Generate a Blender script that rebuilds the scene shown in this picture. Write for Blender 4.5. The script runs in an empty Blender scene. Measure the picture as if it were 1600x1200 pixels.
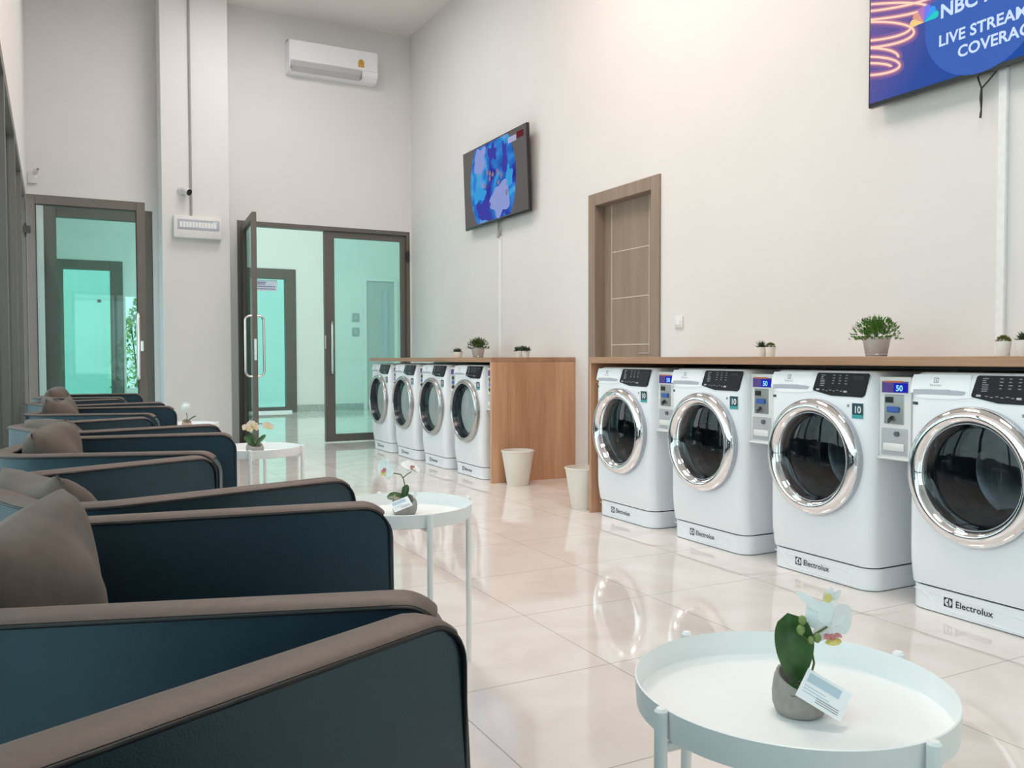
import bpy, bmesh, math, random
from mathutils import Vector, Matrix
random.seed(7)
PI = math.pi
C = bpy.context.scene.collection
SC = bpy.context.scene

# ------------------------------------------------------------------ materials
def _nt(name):
    m = bpy.data.materials.new(name); m.use_nodes = True
    nt = m.node_tree; nt.nodes.clear()
    out = nt.nodes.new('ShaderNodeOutputMaterial')
    return m, nt, out

def mat(name, col, rough=.5, metal=0., spec=.5, stint=None, noise=.04, nscale=30., bump=0., bscale=200., coat=0., emit=None, estr=0., sheen=0., stretch=(1, 1, 1), sss=0.):
    m, nt, out = _nt(name)
    b = nt.nodes.new('ShaderNodeBsdfPrincipled')
    nt.links.new(b.outputs[0], out.inputs[0])
    b.inputs['Roughness'].default_value = rough
    b.inputs['Metallic'].default_value = metal
    b.inputs['Specular IOR Level'].default_value = spec
    if stint: b.inputs['Specular Tint'].default_value = (*stint, 1)
    b.inputs['Coat Weight'].default_value = coat
    b.inputs['Coat Roughness'].default_value = .08
    b.inputs['Sheen Weight'].default_value = sheen
    tc = nt.nodes.new('ShaderNodeTexCoord')
    mp = nt.nodes.new('ShaderNodeMapping'); mp.inputs['Scale'].default_value = stretch
    nt.links.new(tc.outputs['Object'], mp.inputs[0])
    n = nt.nodes.new('ShaderNodeTexNoise'); n.inputs['Scale'].default_value = nscale; n.inputs['Detail'].default_value = 4
    nt.links.new(mp.outputs[0], n.inputs['Vector'])
    r = nt.nodes.new('ShaderNodeValToRGB')
    lo = [max(0, c * (1 - noise)) for c in col]; hi = [min(1, c * (1 + noise)) for c in col]
    r.color_ramp.elements[0].color = (*lo, 1); r.color_ramp.elements[1].color = (*hi, 1)
    r.color_ramp.elements[0].position = .3; r.color_ramp.elements[1].position = .7
    nt.links.new(n.outputs['Fac'], r.inputs[0]); nt.links.new(r.outputs[0], b.inputs['Base Color'])
    if bump:
        n2 = nt.nodes.new('ShaderNodeTexNoise'); n2.inputs['Scale'].default_value = bscale
        nt.links.new(mp.outputs[0], n2.inputs['Vector'])
        bp = nt.nodes.new('ShaderNodeBump'); bp.inputs['Strength'].default_value = bump; bp.inputs['Distance'].default_value = .002
        nt.links.new(n2.outputs['Fac'], bp.inputs['Height']); nt.links.new(bp.outputs[0], b.inputs['Normal'])
    if emit:
        b.inputs['Emission Color'].default_value = (*emit, 1); b.inputs['Emission Strength'].default_value = estr
    if sss:
        b.inputs['Subsurface Weight'].default_value = sss; b.inputs['Subsurface Radius'].default_value = (.02, .02, .02)
    return m

def glass(name, tint, refl=.5, rough=.0):
    m, nt, out = _nt(name)
    t = nt.nodes.new('ShaderNodeBsdfTransparent')
    g = nt.nodes.new('ShaderNodeBsdfGlossy'); g.inputs['Roughness'].default_value = rough
    mx = nt.nodes.new('ShaderNodeMixShader'); f = nt.nodes.new('ShaderNodeFresnel'); f.inputs['IOR'].default_value = 1.5
    mu = nt.nodes.new('ShaderNodeMath'); mu.operation = 'MULTIPLY'; mu.inputs[1].default_value = refl
    tc = nt.nodes.new('ShaderNodeTexCoord'); n = nt.nodes.new('ShaderNodeTexNoise'); n.inputs['Scale'].default_value = 1.5
    r = nt.nodes.new('ShaderNodeValToRGB')
    r.color_ramp.elements[0].color = (*[c * .97 for c in tint], 1); r.color_ramp.elements[1].color = (*[min(1, c * 1.03) for c in tint], 1)
    nt.links.new(tc.outputs['Object'], n.inputs['Vector']); nt.links.new(n.outputs['Fac'], r.inputs[0]); nt.links.new(r.outputs[0], t.inputs[0])
    nt.links.new(f.outputs[0], mu.inputs[0]); nt.links.new(mu.outputs[0], mx.inputs[0])
    nt.links.new(t.outputs[0], mx.inputs[1]); nt.links.new(g.outputs[0], mx.inputs[2]); nt.links.new(mx.outputs[0], out.inputs[0])
    return m

def wood(name, c1, c2, axis=2, rough=.35, scale=1., spec=.4):
    m, nt, out = _nt(name)
    b = nt.nodes.new('ShaderNodeBsdfPrincipled'); nt.links.new(b.outputs[0], out.inputs[0])
    b.inputs['Roughness'].default_value = rough; b.inputs['Specular IOR Level'].default_value = spec
    tc = nt.nodes.new('ShaderNodeTexCoord'); mp = nt.nodes.new('ShaderNodeMapping')
    s = [9 * scale] * 3; s[axis] = .7 * scale
    mp.inputs['Scale'].default_value = s
    nt.links.new(tc.outputs['Object'], mp.inputs[0])
    n = nt.nodes.new('ShaderNodeTexNoise'); n.inputs['Scale'].default_value = 1.; n.inputs['Detail'].default_value = 6; n.inputs['Roughness'].default_value = .6
    nt.links.new(mp.outputs[0], n.inputs['Vector'])
    mp2 = nt.nodes.new('ShaderNodeMapping'); s2 = [120 * scale] * 3; s2[axis] = 3 * scale; mp2.inputs['Scale'].default_value = s2
    nt.links.new(tc.outputs['Object'], mp2.inputs[0])
    n2 = nt.nodes.new('ShaderNodeTexNoise'); n2.inputs['Scale'].default_value = 1.; nt.links.new(mp2.outputs[0], n2.inputs['Vector'])
    ma = nt.nodes.new('ShaderNodeMath'); ma.operation = 'MULTIPLY_ADD'; ma.inputs[1].default_value = .3; nt.links.new(n2.outputs['Fac'], ma.inputs[0]); nt.links.new(n.outputs['Fac'], ma.inputs[2])
    r = nt.nodes.new('ShaderNodeValToRGB'); r.color_ramp.elements[0].color = (*c1, 1); r.color_ramp.elements[1].color = (*c2, 1)
    r.color_ramp.elements[0].position = .45; r.color_ramp.elements[1].position = .85
    nt.links.new(ma.outputs[0], r.inputs[0]); nt.links.new(r.outputs[0], b.inputs['Base Color'])
    return m

def tile_mat():
    m, nt, out = _nt('floor_tile')
    b = nt.nodes.new('ShaderNodeBsdfPrincipled'); nt.links.new(b.outputs[0], out.inputs[0])
    b.inputs['Roughness'].default_value = .05; b.inputs['Specular IOR Level'].default_value = .62
    tc = nt.nodes.new('ShaderNodeTexCoord'); mp = nt.nodes.new('ShaderNodeMapping')
    mp.inputs['Location'].default_value = (-1.585 + .0015 + 6, -2.335 + 12, 0)
    nt.links.new(tc.outputs['Object'], mp.inputs[0])
    br = nt.nodes.new('ShaderNodeTexBrick'); br.offset = 0; br.squash = 1
    br.inputs['Scale'].default_value = 1; br.inputs['Brick Width'].default_value = .6; br.inputs['Row Height'].default_value = .6
    br.inputs['Mortar Size'].default_value = .0022; br.inputs['Mortar Smooth'].default_value = .3
    br.inputs['Mortar'].default_value = (.42, .39, .37, 1)
    nt.links.new(mp.outputs[0], br.inputs['Vector'])
    n = nt.nodes.new('ShaderNodeTexNoise'); n.inputs['Scale'].default_value = 2.2; n.inputs['Detail'].default_value = 7; n.inputs['Distortion'].default_value = 1.4
    nt.links.new(tc.outputs['Object'], n.inputs['Vector'])
    r = nt.nodes.new('ShaderNodeValToRGB'); r.color_ramp.elements[0].color = (.745, .69, .65, 1); r.color_ramp.elements[1].color = (.82, .775, .74, 1)
    r.color_ramp.elements[0].position = .35; r.color_ramp.elements[1].position = .62
    nt.links.new(n.outputs['Fac'], r.inputs[0])
    nt.links.new(r.outputs[0], br.inputs['Color1']); nt.links.new(r.outputs[0], br.inputs['Color2'])
    nt.links.new(br.outputs['Color'], b.inputs['Base Color'])
    return m

def globe_mat():
    m, nt, out = _nt('globe_picture')
    e = nt.nodes.new('ShaderNodeEmission'); e.inputs['Strength'].default_value = .75; nt.links.new(e.outputs[0], out.inputs[0])
    tc = nt.nodes.new('ShaderNodeTexCoord')
    n = nt.nodes.new('ShaderNodeTexNoise'); n.inputs['Scale'].default_value = 3.1; n.inputs['Detail'].default_value = 5; n.inputs['Distortion'].default_value = .9
    nt.links.new(tc.outputs['Object'], n.inputs['Vector'])
    r = nt.nodes.new('ShaderNodeValToRGB'); cr = r.color_ramp
    cr.interpolation = 'EASE'
    cr.elements[0].position = .30; cr.elements[0].color = (.025, .03, .28, 1)
    cr.elements[1].position = .72; cr.elements[1].color = (.42, .45, .85, 1)
    for p, c in ((.40, (.045, .06, .42)), (.455, (.03, .17, .62)), (.53, (.05, .24, .74)), (.575, (.06, .44, .84)), (.62, (.26, .36, .80))):
        x = cr.elements.new(p); x.color = (*c, 1)
    nt.links.new(n.outputs['Fac'], r.inputs[0]); nt.links.new(r.outputs[0], e.inputs[0])
    return m

def neon_bg_mat():
    m, nt, out = _nt('blue_screen')
    e = nt.nodes.new('ShaderNodeEmission'); e.inputs['Strength'].default_value = 1.; nt.links.new(e.outputs[0], out.inputs[0])
    tc = nt.nodes.new('ShaderNodeTexCoord'); sx = nt.nodes.new('ShaderNodeSeparateXYZ'); nt.links.new(tc.outputs['Object'], sx.inputs[0])
    ad = nt.nodes.new('ShaderNodeMath'); ad.operation = 'MULTIPLY_ADD'; ad.inputs[1].default_value = .55
    nt.links.new(sx.outputs['Z'], ad.inputs[0])
    m2 = nt.nodes.new('ShaderNodeMath'); m2.operation = 'MULTIPLY'; m2.inputs[1].default_value = -.75; nt.links.new(sx.outputs['X'], m2.inputs[0])
    nt.links.new(m2.outputs[0], ad.inputs[2])
    r = nt.nodes.new('ShaderNodeValToRGB'); cr = r.color_ramp
    cr.elements[0].position = 0.; cr.elements[0].color = (.02, .075, .33, 1)
    cr.elements[1].position = .75; cr.elements[1].color = (.16, .11, .32, 1)
    x = cr.elements.new(.35); x.color = (.035, .08, .33, 1)
    nt.links.new(ad.outputs[0], r.inputs[0]); nt.links.new(r.outputs[0], e.inputs[0])
    return m

def emis(name, col, s=1.):
    m, nt, out = _nt(name)
    e = nt.nodes.new('ShaderNodeEmission'); e.inputs[1].default_value = s; nt.links.new(e.outputs[0], out.inputs[0])
    tc = nt.nodes.new('ShaderNodeTexCoord'); n = nt.nodes.new('ShaderNodeTexNoise'); n.inputs['Scale'].default_value = 9
    r = nt.nodes.new('ShaderNodeValToRGB'); r.color_ramp.elements[0].color = (*[c * .94 for c in col], 1); r.color_ramp.elements[1].color = (*col, 1)
    nt.links.new(tc.outputs['Object'], n.inputs['Vector']); nt.links.new(n.outputs['Fac'], r.inputs[0]); nt.links.new(r.outputs[0], e.inputs[0])
    return m

M = dict(
    wall=mat('wall_paint', (.78, .775, .77), .65, spec=.25, noise=.012, nscale=2),
    ceil=mat('ceiling_paint', (.86, .84, .81), .7, spec=.2, noise=.01, nscale=2),
    floor=tile_mat(),
    alu=mat('bronze_grey_aluminium', (.145, .130, .116), .42, .25, noise=.06, nscale=60),
    alu_dark=mat('dark_gasket', (.02, .02, .02), .5),
    mint=glass('mint_glass', (.82, .965, .935), .45), mintx=glass('deep_mint_glass', (.52, .76, .70), .45),
    mint2=glass('pale_mint_glass', (.88, .98, .96), .6),
    clear=glass('storefront_glass', (.88, .96, .95), .55),
    steel=mat('brushed_steel', (.72, .72, .72), .25, 1., noise=.03, nscale=80),
    white=mat('white_enamel', (.87, .895, .93), .22, noise=.01, nscale=5, spec=.5),
    whitep=mat('white_plastic', (.80, .80, .79), .4, noise=.015),
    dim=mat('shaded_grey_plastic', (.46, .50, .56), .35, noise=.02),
    grey=mat('light_grey_plastic', (.50, .51, .53), .3, noise=.02),
    chrome=mat('chrome', (.86, .86, .87), .035, 1., noise=.01),
    silver=mat('silver_plastic', (.50, .50, .49), .22, .75, noise=.02),
    black=mat('black_plastic', (.012, .012, .014), .25, noise=.1),
    panel=mat('black_glossy_panel', (.010, .008, .010), .25, spec=.22, noise=.1),
    rubber=mat('grey_rubber', (.11, .13, .155), .5, noise=.1),
    drum=mat('dark_drum_metal', (.30, .32, .33), .32, .9, noise=.25, nscale=14),
    navyplastic=mat('dark_navy_plastic', (.012, .02, .035), .25, noise=.15),
    doorglass=glass('dark_door_glass', (.46, .50, .54), 1.0),
    dryglass=glass('smoke_door_glass', (.90, .93, .93), .45),
    drybk=mat('pale_dryer_back', (.72, .76, .73), .4, .0, noise=.25, nscale=7, stretch=(1, 1, .35)),
    ink=mat('black_ink', (.012, .012, .016), .5),
    greyink=mat('grey_ink', (.27, .28, .31), .5),
    faint=mat('pale_marks', (.30, .30, .33), .5),
    teal=mat('teal_sticker', (.012, .06, .085), .35),
    tealb=mat('bright_teal_sticker', (.05, .36, .38), .35),
    paper=mat('white_paper', (.86, .88, .90), .55),
    bluepaper=mat('pale_blue_print', (.48, .60, .68), .55),
    counter=wood('oak_laminate_top', (.34, .185, .105), (.50, .295, .185), 1),
    panelw=wood('oak_laminate_panel', (.43, .215, .12), (.68, .405, .255), 2, scale=.75),
    taupew=wood('taupe_veneer', (.265, .20, .155), (.335, .26, .205), 2, scale=1.4, rough=.5),
    inlay=mat('pale_inlay', (.62, .53, .44), .35, noise=.02),
    leather=mat('black_navy_leather', (.008, .018, .028), .38, spec=.85, stint=(.60, .86, 1.), noise=.12, nscale=40, bump=.15, bscale=420),
    trim=mat('taupe_leather_trim', (.115, .080, .065), .55, noise=.08, nscale=60, bump=.2, bscale=400),
    pipe=mat('black_piping', (.006, .006, .007), .5),
    pillow=mat('taupe_pillow_cloth', (.125, .098, .082), .9, spec=.15, noise=.13, nscale=18, bump=.4, bscale=700, sheen=.15),
    tablew=mat('white_powder_coat', (.88, .90, .895), .38, noise=.01),
    bin=mat('cream_plastic', (.80, .76, .69), .45, noise=.015),
    cpot=mat('stone_grey_pot', (.32, .30, .28), .75, noise=.1, nscale=90),
    tanpot=mat('tan_pot', (.50, .40, .30), .7, noise=.08),
    soil=mat('soil', (.05, .04, .03), .9, noise=.4),
    leaf=mat('orchid_leaf', (.035, .105, .022), .35, noise=.35, nscale=25),
    stem=mat('orchid_stem', (.10, .14, .04), .5, noise=.2),
    bud=mat('orchid_bud', (.20, .27, .08), .5, noise=.2),
    petal=mat('white_petal', (.86, .90, .89), .5, noise=.02, sss=.2),
    peach=mat('peach_petal', (.86, .66, .55), .5, noise=.1, nscale=60, sss=.2),
    lip=mat('pink_orchid_lip', (.62, .22, .24), .5, noise=.2, nscale=80),
    yellow=mat('yellow_orchid_lip', (.82, .70, .22), .5, noise=.15, nscale=80),
    succ=mat('succulent_green', (.030, .055, .028), .5, noise=.4, nscale=40),
    moss=mat('olive_moss_green', (.13, .15, .03), .6, noise=.4, nscale=60),
    fern=mat('bright_fern_green', (.075, .20, .025), .5, noise=.5, nscale=30),
    grass=mat('dark_grass_green', (.05, .10, .022), .5, noise=.5, nscale=30),
    zinc=mat('galvanised_zinc', (.56, .58, .60), .45, .55, noise=.08, nscale=25),
    whitepot=mat('white_ceramic_pot', (.80, .79, .76), .3, noise=.02),
    screen=mat('dark_screen', (.035, .03, .035), .2, emit=(.028, .025, .027), estr=1.),
    globe=globe_mat(), blue=neon_bg_mat(),
    neon=emis('peach_neon', (1., .66, .50), 1.05), neonglow=emis('mauve_glow', (.48, .21, .32), 1.), neonglow2=emis('dim_mauve_glow', (.20, .12, .33), 1.),
    txt=emis('screen_lettering', (.62, .76, .98), 1.), disc=emis('lighter_blue_disc', (.055, .13, .46), 1.), redq=emis('screen_red', (.72, .06, .17), 1.),
    paleblue=emis('pale_blue_landmass', (.30, .36, .72), .85), cyanblob=emis('cyan_landmass', (.05, .36, .76), .85), violet=emis('violet_landmass', (.055, .06, .40), .85),
    orange=emis('orange_marks', (.32, .22, .30), .8), lightbar=emis('screen_caption', (.5, .5, .72), .8),
    led=emis('blue_display', (.015, .02, .42), 1.), digit=emis('cyan_digits', (.25, .65, 1.), 1.3),
    redstripe=mat('orange_stripe', (.60, .16, .08), .5), purple=mat('purple_label', (.10, .05, .28), .4), blueknob=mat('blue_coin_slot', (.04, .12, .42), .4),
    gold=mat('gold_sticker', (.62, .36, .06), .45), goldd=mat('brown_print', (.30, .14, .03), .5),
    cctv=mat('white_camera_body', (.72, .72, .72), .4), brk=mat('breaker_window', (.48, .52, .60), .18), conduit=mat('grey_conduit', (.36, .34, .33), .5),
    sign=mat('lilac_sign', (.60, .55, .66), .5), signink=mat('purple_print', (.20, .12, .26), .5),
    granite=mat('grey_granite', (.42, .45, .44), .35, noise=.3, nscale=50),
    extground=mat('pale_paving', (.62, .63, .61), .8, noise=.06), bush=mat('bush_leaves', (.22, .42, .10), .6, noise=.5, nscale=9), extwall=mat('pale_outside_wall', (.70, .74, .72), .8),
    greydoor=mat('pale_grey_door', (.50, .52, .52), .5),
    cable=mat('dark_cable', (.03, .03, .03), .5),
    lamp=emis('lamp_disc', (1, .93, .82), 6.),
)
_pf = dict(feather_yellow=(.9, .62, .25), feather_orange=(.75, .35, .25), feather_mauve=(.45, .20, .50), feather_violet=(.20, .20, .85), feather_blue=(.05, .35, .9), feather_green=(.03, .62, .55))
for k, c in _pf.items(): M[k] = emis(k, c, 1.)

# ------------------------------------------------------------------ mesh helpers
def box(bm, x0, x1, y0, y1, z0, z1, bev=0., seg=2):
    vs = [bm.verts.new((x, y, z)) for z in (z0, z1) for y in (y0, y1) for x in (x0, x1)]
    fs = [bm.faces.new([vs[i] for i in q]) for q in ((0, 2, 3, 1), (4, 5, 7, 6), (0, 1, 5, 4), (2, 6, 7, 3), (0, 4, 6, 2), (1, 3, 7, 5))]
    if bev:
        es = list({e for f in fs for e in f.edges})
        bmesh.ops.bevel(bm, geom=es, offset=bev, segments=seg, profile=.5, affect='EDGES')

def tube(bm, pts, r, n=10, cap=True, radii=None):
    pts = [Vector(p) for p in pts]
    rings = []; prev = None
    for i, p in enumerate(pts):
        t = (pts[min(i + 1, len(pts) - 1)] - pts[max(i - 1, 0)]).normalized()
        if prev is None:
            a = Vector((0, 0, 1)) if abs(t.z) < .9 else Vector((1, 0, 0))
            u = t.cross(a).normalized()
        else:
            u = (prev - t * prev.dot(t)).normalized()
        prev = u; w = t.cross(u)
        rr = radii[i] if radii else r
        rings.append([bm.verts.new(p + (u * math.cos(2 * PI * k / n) + w * math.sin(2 * PI * k / n)) * rr) for k in range(n)])
    for a, b in zip(rings, rings[1:]):
        for k in range(n):
            bm.faces.new((a[k], a[(k + 1) % n], b[(k + 1) % n], b[k]))
    if cap:
        bm.faces.new(rings[0][::-1]); bm.faces.new(rings[-1])

def lathe(bm, prof, n=32, mtx=None, cap0=False, cap1=False, closed=False):
    rings = []
    for r, z in prof:
        ring = []
        for k in range(n):
            v = Vector((r * math.cos(2 * PI * k / n), r * math.sin(2 * PI * k / n), z))
            ring.append(bm.verts.new(mtx @ v if mtx else v))
        rings.append(ring)
    prs = list(zip(rings, rings[1:]))
    if closed: prs.append((rings[-1], rings[0]))
    for a, b in prs:
        for k in range(n):
            bm.faces.new((a[k], a[(k + 1) % n], b[(k + 1) % n], b[k]))
    if cap0: bm.faces.new(rings[0][::-1])
    if cap1: bm.faces.new(rings[-1])

def prism(bm, poly, mtx, d):
    """poly in local xy, extruded along local z from 0 to d, placed by mtx"""
    a = [bm.verts.new(mtx @ Vector((x, y, 0))) for x, y in poly]; b = [bm.verts.new(mtx @ Vector((x, y, d))) for x, y in poly]
    bm.faces.new(a[::-1]); bm.faces.new(b); n = len(poly)
    for k in range(n): bm.faces.new((a[k], a[(k + 1) % n], b[(k + 1) % n], b[k]))

def grid(bm, rows, closed_u=False):
    vs = [[bm.verts.new(p) for p in r] for r in rows]
    for a, b in zip(vs, vs[1:]):
        n = len(a)
        for k in range(n if closed_u else n - 1):
            bm.faces.new((a[k], a[(k + 1) % n], b[(k + 1) % n], b[k]))
    return vs

def ball(bm, c, rx, ry=None, rz=None, seg=12, rings=8, mtx=None):
    ry = ry or rx; rz = rz or rx
    mt = Matrix.Translation(c) @ (mtx or Matrix()) @ Matrix.Diagonal((rx, ry, rz, 1))
    bmesh.ops.create_uvsphere(bm, u_segments=seg, v_segments=rings, radius=1, matrix=mt)

def obj(name, bm, m, parent=None, smooth=35, loc=None):
    me = bpy.data.meshes.new(name)
    bmesh.ops.recalc_face_normals(bm, faces=bm.faces)
    bm.to_mesh(me); bm.free()
    me.materials.append(M[m] if isinstance(m, str) else m)
    if smooth:
        for p in me.polygons: p.use_smooth = True
        me.set_sharp_from_angle(angle=math.radians(smooth))
    o = bpy.data.objects.new(name, me); C.objects.link(o)
    if parent: o.parent = parent
    if loc: o.location = loc
    return o

def B(): return bmesh.new()

def tag(o, label=None, cat=None, group=None, kind=None):
    if label: o['label'] = label
    if cat: o['category'] = cat
    if group: o['group'] = group
    if kind: o['kind'] = kind
    return o

def thing(name, label, cat, loc=(0, 0, 0), rz=0., group=None, kind=None):
    o = bpy.data.objects.new(name, None); C.objects.link(o); o.empty_display_size = .1
    o.location = loc; o.rotation_euler = (0, 0, rz)
    return tag(o, label, cat, group, kind)

def kids(o): return [c for c in bpy.data.objects if c.parent == o]

def dup(root, loc, rz, label, group=None):
    r = root.copy(); C.objects.link(r); r.location = loc; r.rotation_euler = (0, 0, rz); r['label'] = label
    if group: r['group'] = group
    for ch in kids(root):
        c = ch.copy(); C.objects.link(c); c.parent = r
        for g in kids(ch):
            d = g.copy(); C.objects.link(d); d.parent = c
    return r

_txt = {}
def text_bm(s, size, bold=0., spacing=1., align='LEFT'):
    cu = bpy.data.curves.new('lettering', 'FONT'); cu.body = s; cu.size = size; cu.offset = bold; cu.space_character = spacing
    cu.align_x = align; cu.resolution_u = 3
    o = bpy.data.objects.new('lettering', cu); C.objects.link(o)
    dg = bpy.context.evaluated_depsgraph_get(); dg.update()
    me = bpy.data.meshes.new_from_object(o.evaluated_get(dg))
    bm = bmesh.new(); bm.from_mesh(me)
    bpy.data.objects.remove(o); bpy.data.curves.remove(cu); bpy.data.meshes.remove(me)
    return bm

def text(name, s, size, m, parent, mtx, bold=0., spacing=1., align='LEFT'):
    bm = text_bm(s, size, bold, spacing, align); bm.transform(mtx)
    return obj(name, bm, m, parent, smooth=0)

def struct(name, bm, m, parent=None, smooth=35):
    o = obj(name, bm, m, parent, smooth)
    if not parent: o['kind'] = 'structure'
    return o

def sthing(name, loc=(0, 0, 0), rz=0.):
    o = bpy.data.objects.new(name, None); C.objects.link(o); o.location = loc; o.rotation_euler = (0, 0, rz); o['kind'] = 'structure'
    return o

# frame facing: local x = right as seen, local y = up, local z = towards viewer
FRONT = Matrix(((1, 0, 0, 0), (0, 0, -1, 0), (0, 1, 0, 0), (0, 0, 0, 1)))      # viewer stands at local -y of the object
def fr(x, z, y=0.): return Matrix.Translation((x, y, z)) @ FRONT

# ------------------------------------------------------------------ key dimensions
XR = 3.823          # right wall face
YB = 10.031         # back wall face
ZC = 4.986          # ceiling
YF = -4.5           # wall behind the camera
YE = 16.2           # end wall of the lobby beyond
def xl(y): return -.206 - .0136 * y     # left wall face
TH = math.atan(.0136)

# ------------------------------------------------------------------ shell
bm = B(); box(bm, -.75, 7.2, YF - .2, YE + .2, -.12, 0); struct('floor', bm, 'floor', smooth=0)
bm = B(); box(bm, -.75, 7.2, YF - .2, YE + .2, ZC, ZC + .15); struct('ceiling', bm, 'ceil', smooth=0)

def wall_with_holes(bm, along, lo, hi, z0, z1, t0, t1, holes):
    """solid wall split round rectangular holes (a0,a1,h0,h1) sorted along"""
    def bx(a0, a1, h0, h1):
        if a1 - a0 < 1e-4 or h1 - h0 < 1e-4: return
        if along == 'x': box(bm, a0, a1, t0, t1, h0, h1)
        else: box(bm, t0, t1, a0, a1, h0, h1)
    c = lo
    for a0, a1, h0, h1 in sorted(holes):
        bx(c, a0, z0, z1); bx(a0, a1, z0, h0); bx(a0, a1, h1, z1); c = a1
    bx(c, hi, z0, z1)

# right wall with the recess of the wooden door
D6 = (4.99, 5.934, 2.346)
bm = B(); wall_with_holes(bm, 'y', YF, YB, 0, ZC, XR, XR + .2, [(D6[0] + .09, D6[1] - .09, 0, D6[2] - .09)]); struct('wall_right', bm, 'wall', smooth=0)
# back wall: glazed doorway on the left, double door on the right
bm = B(); wall_with_holes(bm, 'x', -.5, 7.2, 0, ZC, YB, YB + .15, [(-.203, .837, 0, 2.616), (1.721, 3.80, 0, 2.585)]); struct('wall_back', bm, 'wall', smooth=0)
# pillar
bm = B(); box(bm, .895, 1.578, 9.63, YB, 0, ZC, .006, 1); struct('pillar', bm, 'wall', smooth=0)
# end wall of the lobby, its far right wall
bm = B(); wall_with_holes(bm, 'x', -.6, 7.2, 0, ZC, YE, YE + .15, [(-.25, .86, 0, 2.69), (.90, 1.30, .5, 2.1), (2.80, 3.84, 0, 2.69)]); struct('wall_far', bm, 'wall', smooth=0)
bm = B(); wall_with_holes(bm, 'y', YB + .15, YE, 0, ZC, 6.6, 6.8, []); struct('wall_lobby', bm, 'wall', smooth=0)
# wall above the storefront (left), running slightly out of square
LW = sthing('wall_left', (-.206, 0, 0), TH)
bm = B(); box(bm, -.22, 0, YF, YE + .1, 2.6, ZC); obj('upper_wall', bm, 'wall', LW, smooth=0)
# wall behind the camera, glazed low down
bm = B(); wall_with_holes(bm, 'x', -.6, XR, 0, ZC, YF - .15, YF, [(.1, 2.9, .05, 2.6)]); struct('wall_front', bm, 'wall', smooth=0)

# storefront bays on the left
def bay(n, y0, y1, fixed=True, glassm='clear'):
    o = sthing('window_%d' % n, (-.206, 0, 0), TH)
    bm = B(); s = .05
    box(bm, -.08, 0, y0, y0 + s, 0, 2.6); box(bm, -.08, 0, y1 - s, y1, 0, 2.6)
    box(bm, -.08, 0, y0 + s, y1 - s, 2.52, 2.6)
    if fixed: box(bm, -.08, 0, y0 + s, y1 - s, 0, .09)
    obj('window_frame', bm, 'alu', o, smooth=0)
    if fixed:
        bm = B(); box(bm, -.045, -.037, y0 + s, y1 - s, .09, 2.52); obj('pane', bm, glassm, o, smooth=0)
ys = [-4.5, -3.1, -1.7, -.3, 1.1, 2.5, 3.9, 5.3, 6.7, 7.95]
for i in range(len(ys) - 1): bay(i + 1, ys[i], ys[i + 1])
bay(10, 7.95, 9.1, fixed=False)
bay(11, 9.1, 10.02)
for i, (a, b) in enumerate(((10.2, 12.1), (12.1, 14.1), (14.1, 16.1))): bay(12 + i, a, b, True, 'mint')  # unseen lobby bays, added to let daylight in
# glazing of the wall behind the camera
o = sthing('window_15')
bm = B()
for x in (.1, 1.0, 1.95, 2.84): box(bm, x, x + .06, YF - .1, YF - .02, .05, 2.6)
for a, b in ((.16, 1.0), (1.06, 1.95), (2.01, 2.84)):
    box(bm, a, b, YF - .1, YF - .02, 2.54, 2.6); box(bm, a, b, YF - .1, YF - .02, .05, .12)
obj('window_frame', bm, 'alu', o, smooth=0)
for a, b in ((.16, 1.0), (1.06, 1.95), (2.01, 2.84)):
    bm = B(); box(bm, a, b, YF - .064, YF - .056, .12, 2.54); obj('pane', bm, 'clear', o, smooth=0)

def ring_frame(bm, x0, x1, z0, z1, y0, y1, sl, sr, st, sb):
    box(bm, x0, x0 + sl, y0, y1, z0, z1, .003, 1); box(bm, x1 - sr, x1, y0, y1, z0, z1, .003, 1)
    box(bm, x0 + sl, x1 - sr, y0, y1, z1 - st, z1, .003, 1)
    if sb: box(bm, x0 + sl, x1 - sr, y0, y1, z0, z0 + sb, .003, 1)

def pull(bm, x, z0, z1, y, dy, r=.013):
    """D shaped pull handle standing off plane y by dy"""
    c = .05; s = 1 if dy > 0 else -1
    pts = [(x, y, z0), (x, y + dy - s * c * .8, z0)]
    for k in range(5): a = k / 4 * PI / 2; pts.append((x, y + dy - s * c * (1 - math.sin(a)), z0 + c * (1 - math.cos(a))))
    for k in range(5): a = k / 4 * PI / 2; pts.append((x, y + dy - s * c * (1 - math.cos(a)), z1 - c * (1 - math.sin(a))))
    pts.append((x, y, z1)); tube(bm, pts, r, 10)

# glazed doorway in the back wall (left), fixed light
o = sthing('door_1', (0, YB + .03, 0))
bm = B(); ring_frame(bm, -.203, .837, 0, 2.616, 0, .09, .115, .115, .12, .1); obj('door_frame', bm, 'alu', o)
bm = B(); box(bm, -.088, .722, .04, .048, .1, 2.496); obj('pane', bm, 'mint2', o, smooth=0)
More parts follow.
